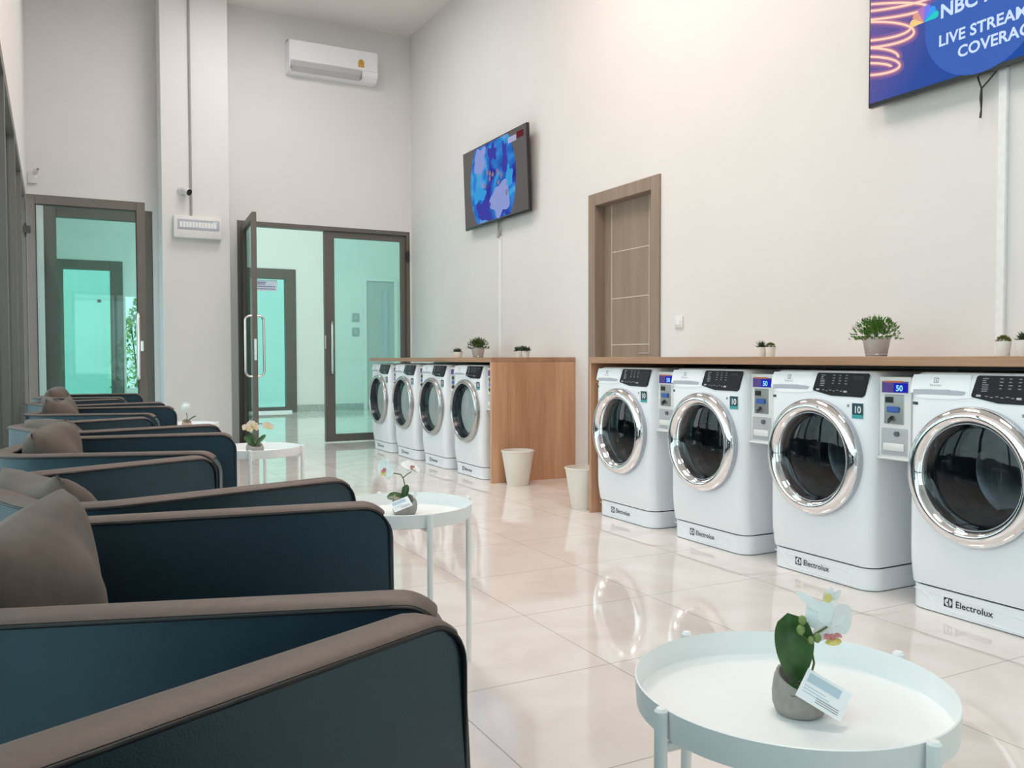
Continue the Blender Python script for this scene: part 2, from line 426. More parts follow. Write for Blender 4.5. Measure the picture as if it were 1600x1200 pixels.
# storefront leaf swung open into the room
o = sthing('door_2', (-.318, 9.0, 0), 0)
bm = B(); ring_frame(bm, 0, 1.0, .012, 2.527, -.022, .022, .072, .078, .085, .12); obj('door_frame', bm, 'alu', o)
bm = B(); box(bm, .066, .928, -.004, .004, .12, 2.448); obj('pane', bm, 'mint2', o, smooth=0)
bm = B()
ring_frame(bm, .070, .924, .128, 2.444, -.024, .024, .008, .008, .008, .008); obj('gasket', bm, 'alu_dark', o)
for s in (-1, 1):
    bm = B(); pull(bm, .925, .815, 1.46, s * .02, s * .062); obj('handle', bm, 'steel', o)
bm = B(); box(bm, .946, .972, -.027, -.02, 1.09, 1.19, .003, 1); obj('lock', bm, 'steel', o)
for z in (.3, 2.2):
    bm = B(); tube(bm, [(-.014, 0, z - .06), (-.014, 0, z + .06)], .014, 10); box(bm, -.03, .03, -.03, -.02, z - .03, z + .035); obj('hinge', bm, 'alu_dark', o)

# double door in the back wall
o = sthing('door_3', (0, YB, 0))
bm = B(); ring_frame(bm, 1.721, 3.80, 0, 2.585, 0, .12, .055, .045, .05, 0); obj('door_frame', bm, 'alu', o)
lf = B(); ring_frame(lf, 2.735, 3.755, .012, 2.53, .03, .075, .115, .065, .07, .09)
box(lf, 2.728, 2.742, .02, .085, .012, 2.53)
leaf = obj('door_leaf', lf, 'alu', o)
bm = B(); box(bm, 2.84, 3.70, .048, .056, .09, 2.47); obj('pane', bm, 'mint', leaf, smooth=0)
bm = B(); pull(bm, 2.80, .83, 1.46, .03, -.07); obj('handle', bm, 'steel', leaf)
bm = B(); box(bm, 2.722, 2.736, .012, .022, 1.13, 1.29); obj('lock', bm, 'steel', leaf)
for z in (.35, 2.28):
    bm = B(); tube(bm, [(3.77, -.012, z - .07), (3.77, -.012, z + .07)], .014, 10); box(bm, 3.75, 3.79, -.012, .035, z - .05, z + .05); obj('hinge', bm, 'alu_dark', leaf)
op = obj('door_leaf', (lambda b: (ring_frame(b, 0, .955, .012, 2.53, -.024, .024, .07, .085, .075, .09), b)[1])(B()), 'alu', o)
op.location = (1.79, -.03, 0); op.rotation_euler = (0, 0, math.radians(-94))
bm = B(); box(bm, .066, .875, -.004, .004, .09, 2.46); obj('pane', bm, 'mint2', op, smooth=0)
for s in (-1, 1):
    bm = B(); pull(bm, .905, .83, 1.46, s * .022, s * .07); obj('handle', bm, 'steel', op)
bm = B(); box(bm, .953, .959, -.012, .012, 1.0, 1.22); obj('lock', bm, 'steel', op)
for z in (.35, 1.3, 2.28):
    bm = B(); tube(bm, [(-.01, .015, z - .07), (-.01, .015, z + .07)], .014, 10); obj('hinge', bm, 'alu_dark', op)

# lobby beyond: two outside glass doors, added reflection pane, baseboard, grey inner door
def outdoor(n, x0, x1, zt, zg):
    o = sthing('door_%d' % n, (0, YE, 0))
    bm = B(); ring_frame(bm, x0, x1, 0, zt, -.02, .1, .2, .2, zt - zg, .1); obj('door_frame', bm, 'alu', o)
    bm = B(); box(bm, x0 + .2, x1 - .2, .04, .05, .1, zg); obj('pane', bm, 'mintx', o, smooth=0)
    return o
outdoor(4, -.25, .86, 2.69, 2.53)
d5 = outdoor(5, 2.80, 3.84, 2.69, 2.50)
bm = B(); box(bm, 2.79, 3.72, -.14, -.02, 0, .035); obj('threshold', bm, 'paper', d5, smooth=0)
o = sthing('window_16', (0, YE, 0))  # added pane; the greenery behind it stands in for a door glass reflection
bm = B(); box(bm, .90, 1.30, .05, .06, .5, 2.1); obj('pane', bm, 'clear', o, smooth=0)
bm = B(); wall_with_holes(bm, 'x', -.45, 6.6, 0, .13, YE - .015, YE, [(-.25, .86, 0, .13), (2.80, 3.84, 0, .13)]); struct('baseboard_far', bm, 'granite', smooth=0)
bm = B(); box(bm, 3.83, 6.6, YB + .15, YB + .165, 0, .13); struct('baseboard_back', bm, 'granite', smooth=0)
o = sthing('door_7', (0, YE, 0))
bm = B(); ring_frame(bm, 5.15, 5.86, 0, 2.60, -.04, 0, .07, .07, .07, 0); obj('door_frame', bm, 'wall', o)
bm = B(); box(bm, 5.22, 5.79, -.015, -.001, .0, 2.53); obj('door_panel', bm, 'greydoor', o, smooth=0)
bm = B(); box(bm, 5.55, 5.66, -.03, -.014, .4, 2.35); obj('glass_strip', bm, 'brk', o, smooth=0)
for z, lab in ((1.8, 'upper of two grey switch plates beyond the glass door leaf'), (1.52, 'lower of two grey switch plates beyond the glass door leaf')):
    bm = B(); box(bm, 4.93, 5.07, YE - .02, YE, z - .07, z + .09, .004, 1)
    t = tag(obj('switch_plate', bm, 'granite', None), lab, 'switch', 'switch plates in the lobby')
    bm = B(); box(bm, 4.965, 5.035, YE - .026, YE - .0195, z - .03, z + .05, .002, 1); obj('rocker', bm, 'grey', t)
# sign on the outside door glass
t = tag(obj('door_sign', (lambda b: (box(b, 3.06, 3.50, YE + .028, YE + .034, 2.27, 2.475), b)[1])(B()), 'sign'), 'lilac printed sign stuck on the glass of the far lobby door', 'sign')
bm = B()
for z, a, b_ in ((2.43, 3.09, 3.30), (2.40, 3.11, 3.27), (2.355, 3.10, 3.44), (2.31, 3.12, 3.47)):
    x = a
    while x < b_:
        w = random.uniform(.015, .04); box(bm, x, x + w, YE + .026, YE + .0281, z - .011, z + .011); x += w + .008
tag(obj('print', bm, 'signink', t, smooth=0), kind='stuff')
t = tag(obj('door_sticker', (lambda b: (box(b, .46, .52, YE + .032, YE + .039, 1.98, 2.03), b)[1])(B()), 'ink'), 'tiny dark sticker on the glass of the left lobby door', 'sticker')

# wooden door in the right wall
o = sthing('door_6')
bm = B(); y0, y1, zt = D6; f = .10
for a, b_ in ((y0, y0 + f), (y1 - f, y1)): box(bm, XR - .02, XR + .16, a, b_, 0, zt, .004, 1)
box(bm, XR - .02, XR + .16, y0 + f, y1 - f, zt - f, zt, .004, 1)
obj('door_frame', bm, 'taupew', o)
bm = B(); box(bm, 3.90, 3.945, y0 + f, y1 - f, .005, zt - f); obj('door_panel', bm, 'taupew', o, smooth=0)
bm = B()
for yy in (5.73, 5.23): box(bm, 3.8975, 3.902, yy - .004, yy + .004, .1, zt - f)
for zz in (1.862, 1.49, 1.12, .75, .38): box(bm, 3.8975, 3.902, 5.234, 5.726, zz - .004, zz + .004)
obj('inlay', bm, 'inlay', o, smooth=0)
bm = B(); tube(bm, [(3.9, 5.17, 1.05), (3.86, 5.17, 1.05)], .011, 10); tube(bm, [(3.862, 5.165, 1.05), (3.858, 5.30, 1.05)], .009, 10); lathe(bm, [(.026, 0), (.026, .01)], 16, Matrix.Translation((3.9, 5.17, 1.05)) @ Matrix.Rotation(-PI / 2, 4, 'Y'), True, True)
obj('door_handle', bm, 'steel', o)

# outside: paving, bushes, low wall
bm = B(); box(bm, -14, 14, -14, 30, -.25, -.13); struct('ground_outside', bm, 'extground', smooth=0)
bm = B(); box(bm, -9, 12, 23, 23.2, -.13, 7.0); struct('wall_outside', bm, 'extwall', smooth=0)
def bush(cx, cy, w, d, h, label, n=420):
    bm = B()
    for i in range(n):
        a = random.uniform(0, 2 * PI); r = math.sqrt(random.random()); z = random.random()
        k = math.sin(PI * min(1, .25 + z * .72)) * .95
        p = Vector((cx + w * r * k * math.cos(a), cy + d * r * k * math.sin(a), -.13 + h * z))
        q = Matrix.Translation(p) @ Matrix.Rotation(random.uniform(0, 6.3), 4, 'Z') @ Matrix.Rotation(random.uniform(-1, 1), 4, 'X')
        s = random.uniform(.06, .13)
        v = [bm.verts.new(q @ Vector(c)) for c in ((-s * .45, 0, 0), (0, -s, .01), (s * .45, 0, 0), (0, s, .01))]; bm.faces.new(v)
    t = thing('shrub', label, 'shrub', (0, 0, 0))
    obj('foliage', bm, 'bush', t, smooth=0)
    bm = B()
    for k in range(4): tube(bm, [(cx + .03 * k, cy, -.13), (cx + random.uniform(-.3, .3) * w, cy + random.uniform(-.3, .3) * d, h * .7)], .015, 6)
    obj('trunk', bm, 'soil', t)
bush(1.25, 18.6, .55, .5, 2.35, 'leafy green stand-in for a door glass reflection, behind the narrow pane of the lobby', 700)  # added in place of greenery mirrored in the open leaf's glass
bush(1.6, -6.2, .9, .5, 1.9, 'green shrub outside the glazing behind the seating')

# ------------------------------------------------------------------ counters
def counter(name, label, ya, yb, panels):
    t = thing(name, label, 'counter', (3.42, ya, 0))
    bm = B(); box(bm, -.395, .4, 0, yb - ya, .982, 1.021, .002, 1); obj('worktop', bm, 'counter', t)
    for py, w in panels:
        bm = B(); box(bm, -.393, .4, py - ya, py - ya + w, 0, .9815, .002, 1); obj('side_panel', bm, 'panelw', t)
    bm = B(); box(bm, .37, .4, .03, yb - ya - .03, .55, .97, 0); obj('back_rail', bm, 'black', t)
    return t
counter('laundry_counter', 'oak laminate counter over the front row of washing machines', 1.62, 4.709, [(1.62, .03), (4.689, .02)])
counter('laundry_counter', 'oak laminate counter with a wide side panel over the far dryers', 6.16, 9.285, [(6.16, .03)])

# ------------------------------------------------------------------ laundry machines
def bulge(z):
    if z < .25: return -.018 * math.sin((z - .105) / .145 * PI / 2)
    if z < .84: return -.018
    return -.018 + .024 * ((z - .84) / .117) ** 1.1
def section(hw, yf, yb, r, zz, n=7):
    p = [Vector((-hw, yb, zz))]
    for k in range(n): a = k / (n - 1) * PI / 2; p.append(Vector((-hw + r - r * math.cos(a), yf + r - r * math.sin(a), zz)))
    for k in range(n): a = k / (n - 1) * PI / 2; p.append(Vector((hw - r + r * math.sin(a), yf + r - r * math.cos(a), zz)))
    p.append(Vector((hw, yb, zz)))
    return p
DZ = .565
def body_mesh(hole_r, depth):
    bm = B(); rows = []
    zs = [.105, .12, .14, .17, .2, .25, .4, .6, .84, .87, .9, .93, .945, .952, .957]
    for z in zs:
        s = 0 if z < .945 else {.945: .004, .952: .010, .957: .02}[z]
        rows.append(section(.299 - s, bulge(z) + s * .7, .58, .06, z))
    g = grid(bm, rows, True)
    bm.faces.new(g[0][::-1]); bm.faces.new(g[-1])
    bmesh.ops.recalc_face_normals(bm, faces=bm.faces)
    me = bpy.data.meshes.new('cabinet'); bm.to_mesh(me); bm.free()
    a = bpy.data.objects.new('cabinet', me); C.objects.link(a)
    bm = B(); lathe(bm, [(hole_r, -.06), (hole_r, depth)], 64, Matrix.Translation((0, 0, DZ)) @ Matrix.Rotation(-PI / 2, 4, 'X'), True, True)
    bmesh.ops.recalc_face_normals(bm, faces=bm.faces)
    mc = bpy.data.meshes.new('cut'); bm.to_mesh(mc); bm.free()
    c = bpy.data.objects.new('cut', mc); C.objects.link(c)
    md = a.modifiers.new('b', 'BOOLEAN'); md.object = c; md.operation = 'DIFFERENCE'; md.solver = 'EXACT'
    dg = bpy.context.evaluated_depsgraph_get(); dg.update()
    res = bpy.data.meshes.new_from_object(a.evaluated_get(dg))
    bpy.data.objects.remove(a); bpy.data.objects.remove(c); bpy.data.meshes.remove(me); bpy.data.meshes.remove(mc)
    bm = B(); bm.from_mesh(res); bpy.data.meshes.remove(res)
    return bm
AX = Matrix.Translation((0, -.018, DZ)) @ Matrix.Rotation(PI / 2, 4, 'X')   # lathe axis pointing to the viewer

def logo(parent, x, z, s, y, m='ink', txt=True, vertical=False):
    """square mark with a ring and wedge, then the lettering"""
    bm = B(); h = s / 2
    mt = fr(x, z, y)
    # black square with a round hole
    n = 24
    out = []; inn = []
    for k in range(n):
        a = 2 * PI * k / n; c, sn = math.cos(a), math.sin(a); q = h / max(abs(c), abs(sn))
        out.append(bm.verts.new(mt @ Vector((c * q, sn * q, 0)))); inn.append(bm.verts.new(mt @ Vector((c * h * .86, sn * h * .86, 0))))
    for k in range(n): bm.faces.new((out[k], out[(k + 1) % n], inn[(k + 1) % n], inn[k]))
    # wedge: points left, spreads into the right hand bar
    def poly(p): bm.faces.new([bm.verts.new(mt @ Vector((a * h, b * h, .0002))) for a, b in p])
    poly([(-.52, 0), (.12, .24), (.12, -.24)]); poly([(.12, .86), (.32, .82), (.18, 0), (.32, -.82), (.12, -.86), (-.02, -.3), (-.02, .3)])
    o = obj('logo', bm, m, parent, smooth=0)
    if txt:
        if vertical: text('lettering', 'Electrolux', s * .62, m, parent, fr(x, z - s * 1.15, y), 0, 1, 'CENTER')
        else: text('lettering', 'Electrolux', s * 1.0, m, parent, fr(x + s * .85, z - s * .33, y), s * .012, 1.02)
    return o

def pedestal(t, bottom_detail=True):
    bm = B(); rows = [section(.299, 0.003, .57, .075, z) for z in (.004, .03, .094, .098)]
    g = grid(bm, rows, True); bm.faces.new(g[0][::-1]); bm.faces.new(g[-1])
    p = obj('pedestal', bm, 'white', t)
    bm = B(); rows = [section(.292, 0.01, .56, .07, z) for z in (.097, .107)]; grid(bm, rows, True); obj('shadow_gap', bm, 'black', p)
    bm = B(); rows = [section(.296, 0.006, .565, .07, z) for z in (0., .006)]; g = grid(bm, rows, True); bm.faces.new(g[0][::-1]); obj('foot_strip', bm, 'rubber', p)
    # raised moulding line on the plinth
    bm = B(); tube(bm, [(.195, .0025, .012), (.19, .0025, .06), (.178, .0025, .07), (-.20, .0025, .078)], .0018, 6); tube(bm, [(-.27, .006, .08), (-.23, .0025, .078), (-.20, .0025, .06), (-.165, .0025, .028), (-.14, .0025, .022), (.19, .0025, .012)], .0018, 6)
    obj('moulding', bm, 'white', p)
    logo(p, -.115, .054, .036, .0015)
    return p

def machine(kind, loc, label, group):
    t = thing('washing_machine' if kind == 'wash' else 'tumble_dryer', label, 'washing machine' if kind == 'wash' else 'tumble dryer', loc, -PI / 2, group)
    hr = .207 if kind == 'wash' else .222
    cab = obj('cabinet', body_mesh(hr, .34), 'white', t, 30)
    pedestal(t)
    # seam of the top band
    # detergent drawer; the shade in its grip hollow is painted as flat patches
    y = lambda z: bulge(z) - .0012
    dr = B(); rows = []
    for z in (.875, .90, .93, .948):
        rows.append([Vector((x, y(z), z)) for x in (-.285 + (.006 if z > .94 else 0), -.2, -.1, -.03)])
    grid(dr, rows); d = obj('drawer', dr, 'white', t)
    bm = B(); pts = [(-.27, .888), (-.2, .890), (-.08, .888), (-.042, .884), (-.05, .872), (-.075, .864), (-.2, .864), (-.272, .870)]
    vs = [bm.verts.new((px, y(.877) - .0004, pz)) for px, pz in pts]; bm.faces.new(vs); obj('grip_shade', bm, 'dim', d, smooth=0)
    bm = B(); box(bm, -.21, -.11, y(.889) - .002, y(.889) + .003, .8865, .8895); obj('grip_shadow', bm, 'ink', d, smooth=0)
    logo(d, -.175, .926, .020, 0, 'greyink', True, True)
    for ch in kids(d):
        if ch.name.startswith(('logo', 'lettering')):
            for v in ch.data.vertices: v.co.y = bulge(v.co.z) - .0020
    bm = B(); tube(bm, [(-.29, -.0176, .858), (-.2, -.019, .852), (-.1, -.019, .852), (-.01, -.0185, .862)], .0009, 5); obj('seam', bm, 'grey', t)
    # control panel: black glass with a slanting lower left edge
    P = [(.000, .948), (.270, .948), (.277, .940), (.267, .854), (.256, .844), (.09, .846), (-.017, .866), (-.020, .874), (-.007, .943)]
    bm = B()
    a = [bm.verts.new((px, bulge(pz) - .003, pz)) for px, pz in P]; b_ = [bm.verts.new((px, bulge(pz) + .004, pz)) for px, pz in P]
    bm.faces.new(a); n = len(P)
    for k in range(n): bm.faces.new((a[k], a[(k + 1) % n], b_[(k + 1) % n], b_[k]))
    cp = obj('control_panel', bm, 'panel', t, smooth=0)
    bm = B()
    for col, x0 in enumerate((.018, .085, .12, .155)):
        for k in range(7 if col == 0 else 4):
            z = .937 - k * (.0078 if col == 0 else .012); w = random.uniform(.012, .026) if col == 0 else random.uniform(.009, .015)
            yy = bulge(z) - .0034; box(bm, x0, x0 + w, yy, yy + .001, z - .0016, z + .0016)
    for k in range(6):
        z = .871 - .0035 * (k % 2); yy = bulge(z) - .0034; box(bm, .035 + k * .02, .047 + k * .02, yy, yy + .001, z - .0015, z + .0015)
    tag(obj('panel_print', bm, 'faint', cp, smooth=0), kind='stuff')
    bm = B(); z = .915; yy = bulge(.925) - .0036; box(bm, .195, .255, yy, yy + .001, .908, .936); obj('display', bm, 'ink', cp, smooth=0)
    for x0, z in ((.0, .872), (.155, .866)):
        yy = bulge(z) - .0042; bm = B(); box(bm, x0, x0 + .019, yy, yy + .002, z - .004, z + .004, .001, 1); obj('button', bm, 'grey', cp)
    # stickers
    bm = B(); box(bm, .205, .262, -.0192, -.018, .752, .818); st = obj('capacity_sticker', bm, 'teal', t, smooth=0)
    bm = B(); box(bm, .205, .262, -.0196, -.0181, .752, .768); obj('sticker_band', bm, 'tealb', st, smooth=0)
    text('lettering', '10', .043, 'paper', st, fr(.2335, .776, -.0196), .0006, .9, 'CENTER')
    bm = B(); box(bm, .178, .189, -.0192, -.018, .800, .812); obj('spin_sticker', bm, 'greyink', t, smooth=0)
    bm = B(); fx = lambda x: -.0188 + (.06 - math.sqrt(.06 ** 2 - max(0, abs(x) - .239) ** 2)); xs = [-.284 + .004 * k for k in range(11)]
    grid(bm, [[Vector((x, fx(x), z)) for x in xs] for z in (.826, .838)]); obj('energy_label', bm, 'teal', t, smooth=0)
    if kind == 'wash':
        d = obj('door', (lambda b: (lathe(b, [(.262, -.004), (.266, .004), (.266, .026), (.260, .032), (.20, .03), (.20, -.004)], 64, AX, closed=True), b)[1])(B()), 'dim', t)
        bm = B(); lathe(bm, [(.264, .024), (.2645, .030), (.261, .037), (.253, .045), (.243, .051), (.232, .054), (.222, .054), (.216, .050), (.208, .040), (.200, .026), (.195, .012), (.192, .002), (.190, -.006)], 96, AX); obj('chrome_ring', bm, 'chrome', d, 60)
        bm = B(); lathe(bm, [(.192, .0), (.170, .007), (.12, .015), (.07, .020), (.03, .022), (.0001, .0223)], 64, AX); obj('door_glass', bm, 'doorglass', d, 60)
        bm = B(); lathe(bm, [(.192, -.004), (.186, -.02), (.176, -.045), (.162, -.075), (.158, -.10), (.17, -.102)], 64, AX); obj('inner_bowl_rim', bm, 'rubber', d, 60)
        bm = B(); box(bm, .236, .262, -.06, -.05, .55, .61, .004, 2); obj('door_handle', bm, 'silver', d)
        bm = B(); lathe(bm, [(.205, -.01), (.205, -.10), (.196, -.11), (.196, -.30), (.17, -.315), (.06, -.318), (.05, -.300), (.0001, -.298)], 64, AX); dm = obj('drum', bm, 'drum', t, 40)
        for k in range(3):
            a = k * 2 * PI / 3 + .5; mt = AX @ Matrix.Rotation(a, 4, 'Z')
            rows = []
            for zz in (-.13, -.16, -.25, -.29):
                h = .05 if zz in (-.16, -.25) else .012
                rows.append([mt @ Vector((px, py, zz)) for px, py in ((.195, -.035), (.195 - h, -.010), (.195 - h - .006, 0), (.195 - h, .010), (.195, .035))])
            bm = B(); grid(bm, rows); obj('lifter', bm, 'drum', dm)
    else:
        d = obj('door', (lambda b: (lathe(b, [(.262, -.004), (.270, .004), (.270, .022), (.266, .032), (.256, .040), (.243, .044), (.234, .040), (.229, .030), (.228, -.004)], 64, AX, closed=True), b)[1])(B()), 'silver', t, 50)
        bm = B(); lathe(bm, [(.229, .034), (.222, .020), (.217, .0), (.209, -.035), (.203, -.05), (.199, -.035), (.212, .0), (.224, .034)], 64, AX); obj('door_bowl', bm, 'navyplastic', d, 60)
        bm = B(); lathe(bm, [(.222, .012), (.12, .02), (.0001, .024)], 64, AX); obj('door_glass', bm, 'dryglass', d, 60)
        bm = B(); lathe(bm, [(.203, -.042), (.13, -.048), (.12, -.045), (.0001, -.046)], 48, AX); obj('drum_back', bm, 'drybk', t, 40)
    return t
ZM = 0.
wl = ['white front-loading washing machine nearest the wooden door, beside the white bin',
      'white front-loading washing machine second from the wooden door, potted succulents above its right edge',
      'white front-loading washing machine below the large green fern in a metal bucket',
      'white front-loading washing machine nearest the camera, cut by the right edge']
w0 = machine('wash', (3.047, 4.649 - .30, 0), wl[0], 'front-loading washing machines')
PW = .7731
for i in range(1, 4): dup(w0, (3.047, 4.65 - .30 - i * PW, 0), -PI / 2, wl[i], 'front-loading washing machines')
dl = ['white tumble dryer at the far end of its row, next to the glass double door',
      'white tumble dryer second from the glass double door',
      'white tumble dryer third from the glass double door, below the metal bucket of grass',
      'white tumble dryer next to the wide oak side panel']
d0 = machine('dry', (3.045, 9.245 - .30, 0), dl[0], 'tumble dryers')
PD = .7641
for i in range(1, 4): dup(d0, (3.045, 9.245 - .30 - i * PD, 0), -PI / 2, dl[i], 'tumble dryers')

# coin boxes between the machines
def coin_box(loc, label, group):
    t = thing('coin_box', label, 'payment box', loc, -PI / 2, group)
    hw = .0775
    bm = B(); box(bm, -hw, hw, 0, .16, .592, .935, .004, 2); obj('housing', bm, 'whitep', t)
    bm = B(); box(bm, -hw + .014, hw - .014, -.002, .004, .868, .915); d = obj('display', bm, 'purple', t, smooth=0)
    bm = B(); box(bm, -.005, hw - .016, -.003, 0, .871, .908); obj('lit_screen', bm, 'led', d, smooth=0)
    bm = B(); box(bm, -hw + .025, hw - .04, -.003, 0, .911, .918); obj('orange_strip', bm, 'redstripe', d, smooth=0)
    text('lettering', '50', .034, 'digit', d, fr(.006, .876, -.0034), .0008)
    bm = B(); box(bm, -.052, .045, -.003, .004, .735, .86, .002, 1); c = obj('coin_plate', bm, 'silver', t)
    bm = B(); box(bm, -.045, -.005, -.006, -.002, .825, .85, .002, 1); obj('coin_slot', bm, 'black', c)
    bm = B(); box(bm, -.035, .025, -.012, -.002, .785, .81, .004, 1); obj('coin_guide', bm, 'blueknob', c)
    bm = B(); tube(bm, [(-.01, -.003, .765), (-.012, -.02, .752)], .008, 8); tube(bm, [(-.03, -.004, .742), (-.01, -.012, .765)], .004, 6); obj('return_lever', bm, 'black', c)
    bm = B(); box(bm, -.065, .065, -.002, .004, .603, .718, .002, 1); r = obj('return_cup', bm, 'grey', t)
    bm = B(); tube(bm, [(.015, -.002, .695), (.015, -.012, .695)], .011, 12); obj('return_knob', bm, 'rubber', r)
    bm = B(); box(bm, -.05, .052, -.012, -.001, .622, .655, .006, 2); obj('cup_flap', bm, 'whitep', r)
    bm = B(); box(bm, -hw, hw, -.012, .001, .585, .596, .002, 1); obj('lower_lip', bm, 'whitep', t)
    return t
bl = ['white coin box with blue display right of the washing machine beside the bin', 'white coin box with blue display between the second and third washing machines', 'white coin box with blue 50 display left of the nearest washing machine']
c0 = None
def cbx(y, lab, g):
    global c0
    if c0 is None: c0 = coin_box((3.084, y, 0), lab, g)
    else: dup(c0, (3.084, y, 0), -PI / 2, lab, g)
for i in range(3): cbx(4.05 - i * PW - .0778, bl[i], 'coin boxes of the washers')
for i, lab in enumerate(['white coin box after the farthest tumble dryer', 'white coin box after the second tumble dryer from the glass door', 'white coin box before the tumble dryer nearest the oak panel', 'white coin box squeezed between the last tumble dryer and the oak panel']):
    cbx(8.645 - i * PD - .0778, lab, 'coin boxes of the dryers')

# ------------------------------------------------------------------ televisions
def tv(loc, label, tilt):
    t = thing('television', label, 'television', loc, -PI / 2, 'wall televisions'); t.rotation_euler = (math.radians(tilt), 0, -PI / 2)
    bm = B(); box(bm, -.70, .70, 0, .03, 0, .80, .004, 2); box(bm, -.5, .5, .03, .055, .08, .6, .01, 1); obj('casing', bm, 'black', t)
    bm = B(); box(bm, -.2, .2, .05, .062, .3, .5); obj('wall_bracket', bm, 'black', t)
    return t
tv1 = tv((3.742, 7.525, 2.352), 'black television showing a blue round map, above the far tumble dryers', 2)
bm = B(); box(bm, -.69, .69, -.0015, .001, .02, .79); sc1 = obj('screen', bm, 'screen', tv1, smooth=0)
mt = fr(-.02, .405, -.002)
def flat(name, poly, m, parent, dx=0, dz=0, y=-.002):
    bm = B(); q = fr(dx, dz, y); bm.faces.new([bm.verts.new(q @ Vector((a, b_, 0))) for a, b_ in poly]); return obj(name, bm, m, parent, smooth=0)
ell = []
for k in range(64):
    a = 2 * PI * k / 64; ell.append((.50 * math.cos(a), max(-.375, min(.378, .56 * math.sin(a)))))
flat('map_picture', ell, 'globe', sc1, -.03, .405, -.0022)
def blob(cx, cy, rx, ry, seed, n=22, j=.28):
    rr = random.Random(seed); ph = [(rr.uniform(0, 6.28), rr.uniform(.3, 1) * j * .5) for _ in range(5)]; n = 48
    rad = lambda a: 1 + sum(am * math.sin((q + 2) * a + p) for q, (p, am) in enumerate(ph))
    return [(cx + rx * rad(2 * PI * k / n) * math.cos(2 * PI * k / n), cy + ry * rad(2 * PI * k / n) * math.sin(2 * PI * k / n)) for k in range(n)]
flat('landmass', blob(.16, -.2, .19, .165, 1), 'paleblue', sc1, -.03, .405, -.0026)
flat('landmass', blob(-.27, .25, .13, .12, 2), 'paleblue', sc1, -.03, .405, -.0026)
flat('landmass', blob(-.30, -.09, .14, .075, 3), 'cyanblob', sc1, -.03, .405, -.0028)
flat('landmass', blob(.36, -.02, .07, .10, 4), 'cyanblob', sc1, -.03, .405, -.0026)
flat('landmass', blob(-.20, -.26, .17, .10, 5), 'violet', sc1, -.03, .405, -.0026)
flat('landmass', blob(.28, .16, .06, .14, 6), 'violet', sc1, -.03, .405, -.0026)
flat('landmass', blob(.02, .27, .09, .08, 7, 14, .45), 'violet', sc1, -.03, .405, -.0026)
for i, (a, b_) in enumerate(((-.10, .10), (.02, .06), (.12, .07), (-.05, .03), (.20, .02), (.14, -.04), (.30, -.16), (-.16, -.02), (-.04, .08))):
    flat('orange_mark', blob(a, b_, .022, .026, 20 + i, 9), 'orange', sc1, -.03, .405, -.003)
flat('caption', [(.33, .28), (.50, .28), (.50, .335), (.33, .335)], 'lightbar', sc1, 0, .405, -.003)
flat('caption', [(.51, .29), (.64, .29), (.64, .35), (.51, .35)], emis('dull_red', (.12, .02, .025), 1.), sc1, 0, .405, -.003)

tv2 = tv((3.742, 2.427, 2.319), 'large black television with blue live coverage screen at upper right', 0)
bm = B(); box(bm, -.69, .69, -.0015, .001, .022, .79); sc2 = obj('screen', bm, 'blue', tv2, smooth=0)
# positions below are metres from the lower left corner of the television
def S(a, b_): return (a - .70, b_)
def arc_strip(name, cx, cz, rx, rz, a0, a1, w, m, y):
    bm = B(); n = 36; q = fr(-.70, 0, y); A = []; Bv = []
    for k in range(n + 1):
        a = math.radians(a0 + (a1 - a0) * k / n)
        px, pz = cx + rx * math.cos(a), cz + rz * math.sin(a)
        nx, nz = math.cos(a) / rx, math.sin(a) / rz; l = math.hypot(nx, nz); nx /= l; nz /= l
        px2 = px + nx * w / 2; px1 = px - nx * w / 2
        A.append(bm.verts.new(q @ Vector((max(.012, px1), min(.785, pz - nz * w / 2 - .28 * max(.012, px1)), 0)))); Bv.append(bm.verts.new(q @ Vector((max(.012, px2), min(.785, pz + nz * w / 2 - .28 * max(.012, px2)), 0))))
    for k in range(n): bm.faces.new((A[k], A[k + 1], Bv[k + 1], Bv[k]))
    return obj(name, bm, m, sc2, smooth=0)
for cz, rx, rz, a0, a1 in ((.222, .21, .048, -90, 90), (.265, .20, .05, -5, 90), (.215, .16, .022, 0, 90), (.383, .29, .066, -90, 90), (.405, .27, .052, -90, -5), (.50, .36, .04, -90, 90), (.575, .43, .07, -90, 90), (.70, .50, .08, -90, 90)):
    arc_strip('neon_glow', -.02, cz, rx, rz, a0, a1, .052, 'neonglow2', -.0017)
    arc_strip('neon_glow', -.02, cz, rx, rz, a0, a1, .026, 'neonglow', -.0019)
    arc_strip('neon_loop', -.02, cz, rx, rz, a0, a1, .011, 'neon', -.0022)
flat('lit_disc', [(.62 + .29 * math.cos(2 * PI * k / 48), .29 + .285 * math.sin(2 * PI * k / 48)) for k in range(48)], 'disc', sc2, -.70, 0, -.0017)
flat('red_shape', [(.155, .47), (.30, .51), (.30, .62), (.155, .62)], 'redq', sc2, -.70, 0, -.0016)
